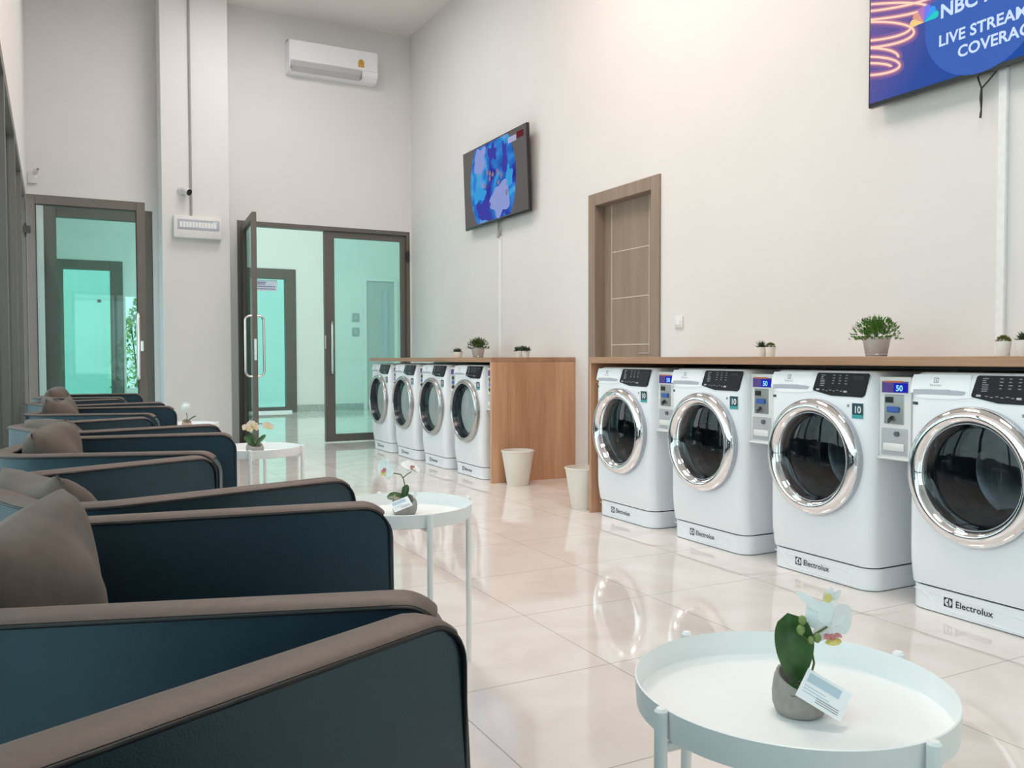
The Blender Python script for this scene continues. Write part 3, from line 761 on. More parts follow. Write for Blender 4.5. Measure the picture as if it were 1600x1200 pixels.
# fan of coloured feathers
for i, k in enumerate(('feather_yellow', 'feather_orange', 'feather_mauve', 'feather_violet', 'feather_blue', 'feather_green')):
    a = math.radians(165 - i * 30); d = Vector((math.cos(a), math.sin(a))); n_ = Vector((-d.y, d.x)); pts = []
    for u, w in ((.0, 0), (.35, .008), (.7, .018), (.92, .016), (1., .0), (.92, -.016), (.7, -.018), (.35, -.008)):
        p = d * (.082 * u) + n_ * w; pts.append((.325 + p.x, .335 + p.y))
    flat('feather', pts, k, sc2, -.70, 0, -.0024)
text('lettering', 'NBC NEWS', .092, 'txt', sc2, fr(-.70 + .412, .322, -.0025), .0026, 1.02)
text('lettering', 'LIVE STREAMING', .074, 'txt', sc2, fr(-.70 + .405, .190, -.0025), .0018, 1.02)
text('lettering', 'COVERAGE', .074, 'txt', sc2, fr(-.70 + .505, .108, -.0025), .0018, 1.02)
# cable covers and loose leads
def trunking(y, z1, label):
    bm = B(); box(bm, XR - .022, XR, y - .02, y + .02, 1.0225, z1, .003, 1); tag(obj('cable_cover', bm, 'paper'), label, 'cable cover', 'white cable covers')
trunking(7.554, 2.22, 'white cable cover running down from the television with the round map')
trunking(2.44, 2.40, 'white cable cover running down from the large television at upper right')
bm = B(); tube(bm, [(3.80, 7.57, 2.38), (3.795, 7.565, 2.30), (3.79, 7.56, 2.24), (3.80, 7.554, 2.21)], .006, 8); tube(bm, [(3.80, 7.54, 2.38), (3.795, 7.55, 2.30), (3.79, 7.556, 2.24), (3.80, 7.554, 2.21)], .006, 8); lathe(bm, [(.0, 0), (.022, .01), (.012, .07)], 10, Matrix.Translation((3.797, 7.556, 2.20)))
tag(obj('power_lead', bm, 'conduit'), 'grey looped lead under the television with the round map', 'cable')
bm = B(); tube(bm, [(3.80, 2.565, 2.345), (3.795, 2.548, 2.30), (3.785, 2.53, 2.265)], .004, 6); tube(bm, [(3.80, 2.445, 2.35), (3.795, 2.497, 2.30), (3.785, 2.53, 2.265)], .004, 6)
tube(bm, [(3.785, 2.53, 2.268), (3.785, 2.532, 2.22), (3.785, 2.53, 2.17), (3.785, 2.534, 2.13)], .006, 6, radii=[.005, .008, .004, .006])
tag(obj('power_lead', bm, 'cable'), 'black forked lead dangling below the large television at upper right', 'cable')
# wall switch
bm = B(); box(bm, XR - .012, XR, 4.73, 4.82, 1.225, 1.31, .004, 2); t = tag(obj('light_switch', bm, 'whitep'), 'white square light switch on the wall right of the wooden door', 'switch')
bm = B(); box(bm, XR - .016, XR - .011, 4.755, 4.795, 1.245, 1.29, .002, 1); obj('rocker', bm, 'paper', t)

# ------------------------------------------------------------------ air conditioner, camera, breaker box, sensor
t = thing('air_conditioner', 'white wall air conditioner with a gold sticker, high above the double door', 'air conditioner', (2.81, YB + .003, 4.30))
prof = [(0, .005), (-.07, 0), (-.13, .012), (-.185, .06), (-.20, .11), (-.20, .335), (-.19, .35), (-.04, .355), (0, .355)]
bm = B(); rows = [[Vector((x, a, b_)) for a, b_ in prof] for x in (-.525, -.515, .515, .525)]; g = grid(bm, rows, True); bm.faces.new(g[0][::-1]); bm.faces.new(g[-1]); obj('casing', bm, 'white', t, 25)
bm = B(); box(bm, -.515, .515, -.207, -.2, .118, .345, .003, 1); obj('front_panel', bm, 'white', t)
bm = B(); rows = [[Vector((x, -.205, .112)), Vector((x, -.192, .06)), Vector((x, -.138, .008))] for x in (-.49, .32)]; grid(bm, rows); obj('louver', bm, 'grey', t, 0)
bm = B(); box(bm, -.505, -.498, -.204, -.125, .03, .11); box(bm, .32, .327, -.204, -.13, .02, .11); obj('louver_pivot', bm, 'greyink', t, 0)
bm = B(); pts = [(.28, .15), (.355, .15), (.355, .20)] + [(.3175 + .0375 * math.cos(a), .20 + .045 * math.sin(a)) for a in [PI * k / 8 for k in range(9)]] + [(.28, .20)]
q = fr(0, 0, -.2085); bm.faces.new([bm.verts.new(q @ Vector((a, b_, 0))) for a, b_ in pts]); st = obj('energy_sticker', bm, 'gold', t, smooth=0)
text('lettering', '5', .05, 'goldd', st, fr(.3175, .185, -.209), 0, 1, 'CENTER')
bm = B(); tube(bm, [(-.49, -.06, .35), (-.49, -.02, .372), (-.49, .0, .372)], .03, 10); obj('pipe_elbow', bm, 'rubber', t)

t = thing('distribution_board', 'white breaker box with a clear window on the pillar', 'breaker box', (1.243, 9.63, 2.405))
bm = B(); box(bm, -.24, .24, -.085, 0, -.115, .115, .008, 2); obj('housing', bm, 'whitep', t)
bm = B(); box(bm, -.205, .215, -.09, -.083, -.03, .075, .004, 1); w = obj('window', bm, 'brk', t)
bm = B()
for k in range(12): box(bm, -.185 + k * .031, -.158 + k * .031, -.096, -.089, -.01, .05, .002, 1)
obj('breaker', bm, 'paper', w)
bm = B(); box(bm, .15, .20, -.0915, -.089, .052, .062); obj('catch', bm, 'paper', w, smooth=0)
t = thing('security_camera', 'white bullet camera with a black lens on the pillar above the breaker box', 'camera', (1.10, 9.63, 2.79))
bm = B(); lathe(bm, [(.05, 0), (.05, .025), (.03, .05)], 20, Matrix.Rotation(PI / 2, 4, 'X'), True, True); obj('base', bm, 'cctv', t)
dirv = Vector((.55, -.75, -.36)).normalized(); qm = Matrix.Translation((.005, -.05, 0)) @ dirv.to_track_quat('Z', 'Y').to_matrix().to_4x4()
bm = B(); lathe(bm, [(.03, -.01), (.037, 0), (.037, .085), (.033, .09)], 20, qm, True, False); obj('barrel', bm, 'cctv', t)
bm = B(); lathe(bm, [(.034, .084), (.034, .091), (.02, .088), (.0001, .092)], 20, qm); obj('lens', bm, 'black', t)
bm = B(); tube(bm, [(1.184, 9.618, 4.98), (1.184, 9.618, 2.52)], .012, 10); tag(obj('conduit', bm, 'conduit'), 'thin grey conduit running down the pillar to the breaker box', 'conduit')
t = thing('motion_sensor', 'small white sensor high in the left corner of the back wall', 'sensor', (-.30, YB, 2.87))
bm = B(); box(bm, -.04, .05, -.035, 0, -.06, .05, .008, 2); obj('housing', bm, 'cctv', t)
bm = B(); tube(bm, [(.03, -.03, .045), (.055, -.06, .075)], .022, 10); obj('head', bm, 'cctv', t)
bm = B(); ball(bm, Vector((.058, -.066, .078)), .012); obj('eye', bm, 'greyink', t)

# ------------------------------------------------------------------ armchairs and pillows
HA = .724
def chair_path():
    """plan of the tub: from the near arm front, round the back, to the far arm front; arms splay a little"""
    pts = []; sp = math.tan(math.radians(4.5))
    xf, xb, r = .35, -.33, .15
    hw = .352                    # centre line of the arm at the front
    def yy(x): return hw - (xf - x) * sp
    for k in range(26):
        x = xf - (xf - (xb + r)) * (k / 25); pts.append((x, -yy(x)))
    yb = yy(xb + r)
    for k in range(1, 9):
        a = k / 8 * PI / 2; pts.append((xb + r - r * math.sin(a), -(yb - r * (1 - math.cos(a)))))
    for k in range(1, 6): pts.append((xb, -(yb - r) + 2 * (yb - r) * k / 6))
    for k in range(8, -1, -1):
        a = k / 8 * PI / 2; pts.append((xb + r - r * math.sin(a), (yb - r * (1 - math.cos(a)))))
    for k in range(1, 26):
        x = (xb + r) + (xf - (xb + r)) * (k / 25); pts.append((x, yy(x)))
    return [Vector((a, b_, 0)) for a, b_ in pts]
RF = .062
def top_h(p, r=RF):
    d = .35 - p.x
    h = HA
    if d < r: h -= r - math.sqrt(max(0, r * r - (r - d) ** 2))
    return h
def densify(path):
    # extra stations close to the front so that the rounded corner is smooth
    xs = [.35, .3485, .345, .340, .333, .325, .316, .306, .295, .283, .265]
    a = path[0]; out = []
    sp = math.tan(math.radians(4.5))
    near = [Vector((x, -(.352 - (.35 - x) * sp), 0)) for x in xs]; far = [Vector((x, .352 - (.35 - x) * sp, 0)) for x in xs[::-1]]
    mid = [p for p in path if p.x < .26]
    return near + mid + far
def make_chair(label, loc, rz):
    t = thing('armchair', label, 'armchair', loc, rz, 'tub armchairs in a row')
    path = densify(chair_path()); n = len(path); hw = .029
    nrm = []
    for i, p in enumerate(path):
        tg = (path[min(i + 1, n - 1)] - path[max(i - 1, 0)]).normalized(); nrm.append(Vector((tg.y, -tg.x, 0)))   # outwards
    def ring(i, zb=.10, inset=0.):
        p, q = path[i], nrm[i]; h = top_h(p) - .008
        w = hw - .003
        zz = [zb, zb + .02, zb + .2, zb + .42, h - .03, h]
        o = [p + q * (w + (.006 if 0 < k < 4 else 0) - (.008 if k == 0 else 0)) + Vector((0, 0, max(z, zb) if z < h else h)) for k, z in enumerate(zz)]
        inn = [p - q * (w + (.004 if 0 < k < 4 else 0) - (.008 if k == 0 else 0)) + Vector((0, 0, z)) for k, z in enumerate(zz)][::-1]
        return o + inn
    bm = B(); g = grid(bm, [ring(i) for i in range(n)], True); bm.faces.new(g[0][::-1]); bm.faces.new(g[-1]); obj('tub_shell', bm, 'leather', t, 50)
    # taupe band along the top and down the front of each arm
    prof = [(hw - .002, -.008), (hw + .001, -.004), (hw - .003, -.0005), (hw * .5, .002), (0, .003), (-hw * .5, .002), (-hw + .003, -.0005), (-hw - .001, -.004), (-hw + .002, -.008)]
    def line(zf=.10):
        L = []; d0 = Vector((1, 0, 0))
        for e, q in ((path[0], nrm[0]),): L += [(Vector((e.x, e.y, zf)), q, d0), (Vector((e.x, e.y, HA - .09)), q, d0)]
        for i, p in enumerate(path):
            d = .35 - p.x; a = 0 if d >= RF else math.asin((RF - d) / RF)
            L.append((Vector((p.x, p.y, top_h(p))), nrm[i], Vector((math.sin(a), 0, math.cos(a)))))
        for e, q in ((path[-1], nrm[-1]),): L += [(Vector((e.x, e.y, HA - .09)), q, d0), (Vector((e.x, e.y, zf)), q, d0)]
        return L
    L = line()
    bm = B(); g = grid(bm, [[c + q * a + u * b_ for a, b_ in prof] for c, q, u in L if u.x < .80], False); obj('top_band', bm, 'trim', t, 60)
    for s in (-1, 1):
        bm = B(); tube(bm, [c + q * s * (hw + .0008) - u * .0075 for c, q, u in L], .0030, 6); obj('piping', bm, 'pipe', t, 60)
    bm = B(); box(bm, -.29, .32, -.285, .285, .30, .42, .04, 4)
    for v in bm.verts:
        if v.co.z > .40: v.co.z += .012 * (1 - (v.co.y / .29) ** 2)
        if v.co.x < 0: v.co.y *= .95
    obj('seat_cushion', bm, 'leather', t, 60)
    bm = B(); box(bm, -.29, .335, -.29, .29, .13, .298, .012, 2)
    for v in bm.verts:
        if v.co.x < 0: v.co.y *= .94
    obj('seat_base', bm, 'leather', t)
    for sx, sy in ((.30, .28), (.30, -.28), (-.24, .23), (-.24, -.23)):
        bm = B(); tube(bm, [(sx, sy, .132), (sx * 1.02, sy * 1.02, 0)], .02, 10, radii=[.022, .015]); obj('leg', bm, 'black', t)
    return t
def pillow(label, loc, rz, lean, roll=0., seed=1):
    rr = random.Random(seed); n = 18; s = .198
    bm = B(); ph = [rr.uniform(0, 6) for _ in range(6)]
    for side in (1, -1):
        rows = []
        for i in range(n + 1):
            row = []
            for j in range(n + 1):
                u, v = i / n * 2 - 1, j / n * 2 - 1
                pin = 1 - .09 * u ** 4 - .03 * (1 - abs(u) ** 3) * v * v; pin2 = 1 - .09 * v ** 4 - .03 * (1 - abs(v) ** 3) * u * u
                th = .080 * max(0, (1 - abs(u) ** 3.2)) ** .6 * max(0, (1 - abs(v) ** 3.2)) ** .6
                wr = .012 * math.sin(3.2 * u + 2 * v + ph[0]) * math.sin(2.4 * v - u + ph[1]) + .006 * math.sin(6 * u + ph[2] + 3 * v)
                edge = (1 - u * u) * (1 - v * v)
                sag = -.02 * (1 - u * u) * max(0, v) ** 2 + .012 * math.sin(2.5 * u + ph[3]) * max(0, v)
                row.append(Vector((side * th + wr * edge * 1.6 + .02 * math.sin(1.7 * u + ph[4]) * v * abs(v), u * s * pin2, v * s * pin + sag)))
            rows.append(row)
        grid(bm, rows)
    bmesh.ops.remove_doubles(bm, verts=bm.verts, dist=.0012)
    bm.transform(Matrix.Rotation(roll, 4, 'X')); 
    bm.transform(Matrix.Rotation(-lean, 4, 'Y') @ Matrix.Translation((0, 0, .190)))
    o = obj('throw_pillow', bm, 'pillow', None, 80); o.location = loc; o.rotation_euler = (0, 0, rz)
    return tag(o, label, 'pillow', 'taupe pillows on the armchairs')

CH = []   # kind, front-mid point, label
data = [('Q', (.47, .578), 'dark leather tub armchair nearest the camera at the lower left corner', None),
        ('P', (.455, 1.335), 'dark leather tub armchair just behind the nearest one, with a large taupe pillow showing', 'large crumpled taupe pillow nearest the camera at the left edge'),
        ('Q', (.46, 2.39), 'dark leather tub armchair left of the round table with two white orchid blooms', 'taupe-grey folded pillow right behind the large nearest taupe pillow'),
        ('P', (.46, 3.18), 'dark leather tub armchair in the middle of the row, beyond the two-bloom orchid table', 'taupe pillow with a lit top, second visible one from the camera'),
        ('Q', (.445, 4.34), 'dark leather tub armchair left of the table with peach orchids', 'taupe-grey pillow left of the peach orchid table'),
        ('P', (.465, 5.32), 'dark leather tub armchair beyond the peach orchid table', 'taupe pillow in the armchair beyond the peach orchid table'),
        ('Q', (.425, 6.55), 'dark leather tub armchair left of the farthest round table', 'dim taupe pillow two armchairs before the open glass door'),
        ('P', (.43, 7.50), 'dark leather tub armchair farthest away, in front of the open glass door', 'farthest taupe pillow, below the open glass door')]
proto = None
PY_, QY_ = math.radians(-13.5), math.radians(19.5)
for i, (k, (fx, fy), lab, plab) in enumerate(data):
    rz = PY_ if k == 'P' else QY_
    loc = (fx - .30 * math.cos(rz), fy - .30 * math.sin(rz), 0)
    if proto is None: proto = make_chair(lab, loc, rz)
    else: dup(proto, loc, rz, lab, 'tub armchairs in a row')
    if not plab: continue
    px, py, lean = (-.20, .02, .10) if k == 'P' else (-.125, -.01, .42)
    pl = (loc[0] + px * math.cos(rz) - py * math.sin(rz), loc[1] + px * math.sin(rz) + py * math.cos(rz), .424)
    pillow(plab, pl, rz + random.uniform(-.06, .06), lean, (.03 if k == 'P' else -.06), 3 + i)

# ------------------------------------------------------------------ tray tables
def make_table(label, loc, rz):
    t = thing('tray_table', label, 'side table', loc, rz, 'round white tray tables')
    bm = B(); lathe(bm, [(.0001, .513), (.214, .513), (.2165, .515), (.2195, .55), (.2205, .552), (.2225, .551), (.2200, .511), (.215, .508), (.0001, .508)], 96); obj('tray', bm, 'tablew', t, 30)
    for k in range(4):
        a = k * PI / 2; x, y = .232 * math.cos(a), .232 * math.sin(a)
        bm = B(); tube(bm, [(x, y, 0), (x, y, .552), (x, y, .556)], .009, 14, radii=[.009, .009, .006]); l = obj('leg', bm, 'tablew', t)
        bm = B(); tube(bm, [(x * .99, y * .99, .502), (x * .55, y * .55, .502)], .007, 8); 
        obj('bracket', bm, 'tablew', l)
    bm = B()
    lathe(bm, [(.124, .500), (.130, .500), (.130, .507), (.124, .507)], 48, closed=True); obj('support_ring', bm, 'tablew', t)
    return t
tl = [((.92, .895), 0, 'round white tray table nearest the camera, with one large orchid bloom'),
      ((.95, 2.585), 0, 'round white tray table holding the orchid with two white blooms'),
      ((.885, 4.62), -20, 'round white tray table holding the peach orchids'),
      ((.74, 6.50), 10, 'farthest round white tray table, by the small tan flower pot')]
tp = None
for (x, y), a, lab in tl:
    if tp is None: tp = make_table(lab, (x, y, 0), math.radians(a))
    else: dup(tp, (x, y, 0), math.radians(a), lab)

# ------------------------------------------------------------------ orchids
ZT = .5135
VR = math.radians(-27.55)
def petal(bm, c, d, n, ln, w, cup=.25, k=8):
    """one petal starting at c, along d, facing n"""
    c, d, n = Vector(c), Vector(d).normalized(), Vector(n); n = (n - d * n.dot(d)).normalized(); s = d.cross(n)
    rows = []
    for i in range(k + 1):
        u = i / k; ww = w * math.sin(PI * min(.985, .06 + .88 * u ** .8)) ** .8
        mid = c + d * ln * u + n * (-cup * ln * u * u)
        rows.append([mid + s * ww * v + n * (cup * ww * .5 * v * v) for v in (-1, -.6, -.2, .2, .6, 1)])
    grid(bm, rows)
def flower(parent, c, face, size, m='petal', roll=0.):
    c = Vector(c); f = Vector(face).normalized(); up = Vector((0, 0, 1)); up = (up - f * up.dot(f)).normalized(); rt = up.cross(f)
    def dr(a): a = math.radians(a) + roll; return rt * math.sin(a) + up * math.cos(a)
    bm = B()
    for a, l, w in ((0, .9, .36), (125, .9, .34), (-125, .9, .34)): petal(bm, c - f * .02 * size, dr(a) + f * .12, f, l * size, w * size, .12)
    for a in (78, -78): petal(bm, c, dr(a) + f * .1, f, .95 * size, .62 * size, .16)
    o = obj('bloom', bm, m, parent, 80)
    bm = B(); petal(bm, c + f * .05 * size, dr(180) + f * .8, f, .42 * size, .2 * size, -.3); ball(bm, c + f * .12 * size, .12 * size, seg=8, rings=6); obj('lip', bm, 'lip' if m == 'petal' else 'yellow', o, 80)
    bm = B(); petal(bm, c + f * .10 * size - up * .2 * size, dr(180) + f * .5, f, .38 * size, .26 * size, -.2); obj('lip_edge', bm, 'yellow', o, 80)
    return o
def oleaf(bm, c, d, n, ln, w, bend=.2, fold=.35):
    c, d, n = Vector(c), Vector(d).normalized(), Vector(n); n = (n - d * n.dot(d)).normalized(); s = d.cross(n); k = 12
    rows = []
    for i in range(k + 1):
        u = i / k; ww = w * (.28 + .72 * math.sin(PI * .5 * min(1, u / .6))) * math.sqrt(max(0., 1 - max(0, (u - .55) / .45) ** 2.8)) + .0004
        mid = c + d * ln * u - n * bend * ln * u * u
        rows.append([mid + s * ww * v + n * (fold * ww * (abs(v) ** 1.3)) for v in (-1, -.7, -.35, 0, .35, .7, 1)])
    grid(bm, rows)
def orchid(loc, label, potm='cpot', r=.036, h=.055):
    t = thing('potted_orchid', label, 'potted orchid', loc, VR, 'orchids on the tray tables')
    bm = B(); rows = []
    for z, k in ((0, .80), (.004, .92), (.018, 1.03), (.035, 1.05), (.05, .98), (.058, .88)):
        rows.append([Vector((r * k * math.cos(a) * 1.06, r * k * math.sin(a), z / .058 * h + (max(0, z - .03) * (-.25 * math.cos(a) + .35 * math.sin(a))))) for a in [2 * PI * q / 28 for q in range(28)]])
    rows.append([Vector((v.x * .90, v.y * .90, v.z - .001)) for v in rows[-1]]); rows.append([Vector((v.x * .85, v.y * .85, h * .68)) for v in rows[-1]])
    g = grid(bm, rows, True); bm.faces.new(g[0][::-1]); obj('pot', bm, potm, t, 60)
    bm = B(); lathe(bm, [(.0001, h * .72), (r * .80, h * .70)], 20); obj('soil', bm, 'soil', t)
    return t
def tagcard(parent, mtx, w, h):
    bm = B(); box(bm, -w / 2, w / 2, -h / 2, h / 2, -.0004, .0004); bm.transform(mtx); o = obj('paper_tag', bm, 'paper', parent, 0)
    bm = B()
    box(bm, -w * .42, w * .30, h * .10, h * .40, .0005, .0006)
    for k in range(3): box(bm, -w * .42, w * (.05 + .1 * k), -h * (.02 + .10 * k) - h * .03, -h * (.02 + .10 * k), .0005, .0006)
    bm.transform(mtx); obj('tag_print', bm, 'bluepaper', o, 0)
    bm = B()
    for k in range(3): box(bm, w * -.1, w * .40, -h * (.24 + .07 * k), -h * (.215 + .07 * k), .0006, .0007)
    bm.transform(mtx); obj('tag_text', bm, 'greyink', o, 0)
# nearest orchid: a single big leaf, buds and one large bloom leaning right
t = orchid((.915, .872, ZT), 'grey stone pot orchid with one big white bloom and upright leaf, on the nearest table', r=.034, h=.050)
bm = B(); oleaf(bm, (-.004, .0, .045), (-.10, .05, 1), (.15, -1, .05), .096, .029, .06, .30); l = obj('leaf', bm, 'leaf', t, 60)
bm = B(); oleaf(bm, (0, -.004, .04), (-.6, -.9, .35), (0, -.3, 1), .030, .014, .5, .2); obj('leaf', bm, 'leaf', t, 60)
bm = B(); tube(bm, [(.016, .004, .045), (.022, .004, .07), (.018, .004, .09), (.014, .002, .102), (.02, .0, .112), (.04, .004, .122)], .0016, 6); tube(bm, [(.012, 0, .045), (.016, -.002, .055), (.02, -.004, .06)], .0018, 6); tube(bm, [(.014, .002, .102), (.002, -.002, .112), (.0, -.002, .126)], .0013, 6); obj('stem', bm, 'stem', t)
for c, s in (((.002, -.004, .134), .0062), ((-.001, -.006, .121), .0065), ((.013, -.008, .107), .005), ((.022, -.008, .110), .006)):
    bm = B(); ball(bm, Vector(c), s * .9, s * .9, s * 1.15, 10, 8); obj('bud', bm, 'bud', t, 60)
# bloom, its two large petals cupped down, sepals spreading
bm = B(); c = Vector((.046, .006, .122)); f = Vector((-.05, -.85, -.30)).normalized()
petal(bm, c + Vector((-.004, 0, .004)), (-.75, .1, .75), f, .036, .022, .2); petal(bm, c + Vector((.002, 0, .004)), (.80, .1, .35), f, .036, .026, .2)
petal(bm, c + Vector((-.002, .004, .002)), (-.55, .1, -.8), f, .034, .013, .1); petal(bm, c + Vector((.0, .002, .0)), (.1, .1, 1), f, .036, .020, .25)
petal(bm, c + Vector((-.012, .003, .022)), (-.80, .15, .62), (0, -1, .4), .042, .0075, .05); petal(bm, c + Vector((.0, .002, -.002)), (.3, 0, -.9), f, .020, .016, .15)
b1 = obj('bloom', bm, 'petal', t, 80)
bm = B(); petal(bm, c + f * .006 + Vector((-.003, 0, -.008)), (-.75, -.5, -.25), (0, -.5, 1), .011, .005, .2); petal(bm, c + f * .006 + Vector((.003, 0, -.008)), (.75, -.5, .0), (0, -.5, 1), .011, .005, .2); ball(bm, c + f * .008 + Vector((0, 0, -.010)), .0045, seg=8, rings=6); obj('lip', bm, 'lip', b1, 80)
bm = B(); petal(bm, c + f * .007 + Vector((0, 0, -.012)), (.1, -.6, -.6), (0, -1, .2), .013, .012, -.2); obj('lip_edge', bm, 'yellow', b1, 80)
bm = B(); petal(bm, c + Vector((-.002, 0, .036)), (.15, 0, 1), f, .020, .006, .1); petal(bm, c + Vector((.0, 0, .040)), (.9, -.1, .5), f, .018, .006, .35); petal(bm, c + Vector((-.004, -.001, .034)), (-.25, -.2, 1), f, .017, .007, .2); s2 = obj('small_bloom', bm, 'petal', t, 80)
bm = B(); petal(bm, c + Vector((-.005, -.003, .036)), (-.2, -.4, 1), f, .013, .006, .2); obj('small_lip', bm, 'yellow', s2, 80)
mt = Matrix.Translation((.020, -.040, .042)) @ Matrix.Rotation(math.radians(48), 4, 'X') @ Matrix.Rotation(math.radians(-35), 4, 'Z')
tagcard(t, mt, .064, .046)
# second orchid: two white blooms on a forked stem
t = orchid((.962, 2.60, ZT), 'grey stone pot orchid with two white blooms on a forked stem and a tag', r=.037, h=.053)
bm = B(); oleaf(bm, (0, 0, .045), (-1, -.1, .42), (-.2, -.5, 1), .058, .022, .25, .2); obj('leaf', bm, 'leaf', t, 60)
bm = B(); oleaf(bm, (0, .0, .045), (.12, .1, 1), (-.4, -1, .1), .050, .013, .1, .4); obj('leaf', bm, 'leaf', t, 60)
bm = B(); tube(bm, [(.002, 0, .045), (.004, 0, .08), (-.004, 0, .115), (-.012, 0, .128), (-.03, 0, .132), (-.056, -.002, .131)], .002, 6); tube(bm, [(-.004, 0, .118), (.008, 0, .128), (.022, -.002, .137)], .0018, 6); obj('stem', bm, 'stem', t)
flower(t, (-.062, -.004, .146), (-.62, -.75, .1), .040, 'petal', .3)
flower(t, (.022, -.008, .152), (.55, -.35, .75), .037, 'petal', .4)
bm = B(); petal(bm, (.028, 0, .05), (.2, 0, 1), (0, -1, 0), .03, .0025); petal(bm, (.032, 0, .05), (.55, 0, 1), (0, -1, 0), .032, .0025); obj('grass_blade', bm, 'petal', t, 80)
mt = Matrix.Translation((-.006, -.041, .038)) @ Matrix.Rotation(math.radians(42), 4, 'X') @ Matrix.Rotation(math.radians(28), 4, 'Z'); tagcard(t, mt, .062, .042)
# third: peach cluster
t = orchid((.873, 4.63, ZT), 'grey pot of small peach orchids on the third table', r=.042, h=.05)
bm = B(); oleaf(bm, (0, 0, .04), (-.7, -.2, .8), (.2, -1, .5), .075, .017, .2); oleaf(bm, (.0, 0, .04), (.9, -.2, .95), (-.2, -1, .5), .085, .013, .1); oleaf(bm, (-.01, 0, .04), (-.2, .1, 1), (.2, -1, .1), .07, .016, .1); obj('leaf', bm, 'leaf', t, 60)
bm = B(); tube(bm, [(0, 0, .04), (-.008, 0, .10), (-.004, 0, .145), (.03, 0, .16), (.08, 0, .15)], .0025, 6); tube(bm, [(-.006, 0, .12), (-.03, -.004, .145)], .002, 6); obj('stem', bm, 'stem', t)
for c, s in (((-.040, -.01, .138), .026), ((-.016, -.012, .155), .028), ((.008, -.014, .143), .026), ((-.022, -.016, .130), .022), ((.066, -.01, .150), .024), ((.085, -.012, .142), .022)):
    flower(t, c, (random.uniform(-.4, .4), -1, .15), s, 'peach', random.uniform(-.4, .4))
# fourth: a single round bloom in a tan pot
t = orchid((.745, 6.46, ZT), 'small tan pot with one round white bloom on the farthest table', 'tanpot', .031, .058)
bm = B(); oleaf(bm, (0, 0, .05), (1, -.2, .72), (-.3, -.6, 1), .085, .013, .1); obj('leaf', bm, 'leaf', t, 60)
bm = B(); tube(bm, [(0, 0, .05), (.004, 0, .09), (-.004, 0, .125), (0, 0, .15)], .0025, 6); obj('stem', bm, 'stem', t)
bm = B(); ball(bm, Vector((0, -.004, .158)), .03, .022, .027, 14, 10)
for k in range(9): a = k * 2 * PI / 9; petal(bm, (0, -.012, .158), (math.cos(a), -.3, math.sin(a)), (0, -1, 0), .037, .015, .3)
obj('bloom', bm, 'petal', t, 70)

# ------------------------------------------------------------------ plants on the counters
ZK = 1.0215
def spike(bm, c, d, ln, w):
    c, d = Vector(c), Vector(d).normalized(); a = Vector((0, 0, 1)) if abs(d.z) < .9 else Vector((1, 0, 0)); u = d.cross(a).normalized(); v = d.cross(u)
    ring = [bm.verts.new(c + d * ln * .35 + (u * math.cos(k * PI / 2) + v * .5 * math.sin(k * PI / 2)) * w) for k in range(4)]; b_ = bm.verts.new(c); tp_ = bm.verts.new(c + d * ln)
    for k in range(4): bm.faces.new((b_, ring[k], ring[(k + 1) % 4])); bm.faces.new((tp_, ring[(k + 1) % 4], ring[k]))
def small_pot(loc, label, kind, group, r=.032, h=.056, m='whitepot'):
    t = thing('potted_succulent', label, 'potted plant', loc, random.uniform(0, 6), group)
    bm = B(); lathe(bm, [(.0001, 0), (r * .78, 0), (r * .8, .003), (r, h - .003), (r * .99, h), (r * .9, h), (r * .88, h * .8), (.0001, h * .8)], 28); obj('pot', bm, m, t, 40)
    bm = B()
    if kind == 'spiky':
        for k in range(34):
            a = k * 2.4; el = .25 + 1.2 * (k / 34); spike(bm, (0, 0, h * .85), (math.cos(a) * math.cos(el), math.sin(a) * math.cos(el), math.sin(el)), random.uniform(.036, .058), .0055)
        obj('foliage', bm, 'succ', t, 0)
    elif kind == 'rosette':
        for q in range(4):
            cx, cy = .014 * math.cos(q * 1.7), .014 * math.sin(q * 1.7)
            for k in range(16):
                a = k * 2.4; el = .1 + 1.2 * (k / 16); spike(bm, (cx * 1.3, cy * 1.3, h * .9), (math.cos(a) * math.cos(el), math.sin(a) * math.cos(el), math.sin(el)), random.uniform(.035, .06), .010)
        obj('foliage', bm, 'succ', t, 0)
    else:
        for k in range(150):
            a = random.uniform(0, 6.28); el = random.uniform(.05, 1.5); d = Vector((math.cos(a) * math.cos(el), math.sin(a) * math.cos(el), math.sin(el) * .9)); spike(bm, Vector((0, 0, h * .95)) + d * r * .65, d + Vector((random.uniform(-.4, .4), random.uniform(-.4, .4), random.uniform(-.2, .4))), .014, .0035)
        obj('foliage', bm, 'moss', t, 0)
    return t
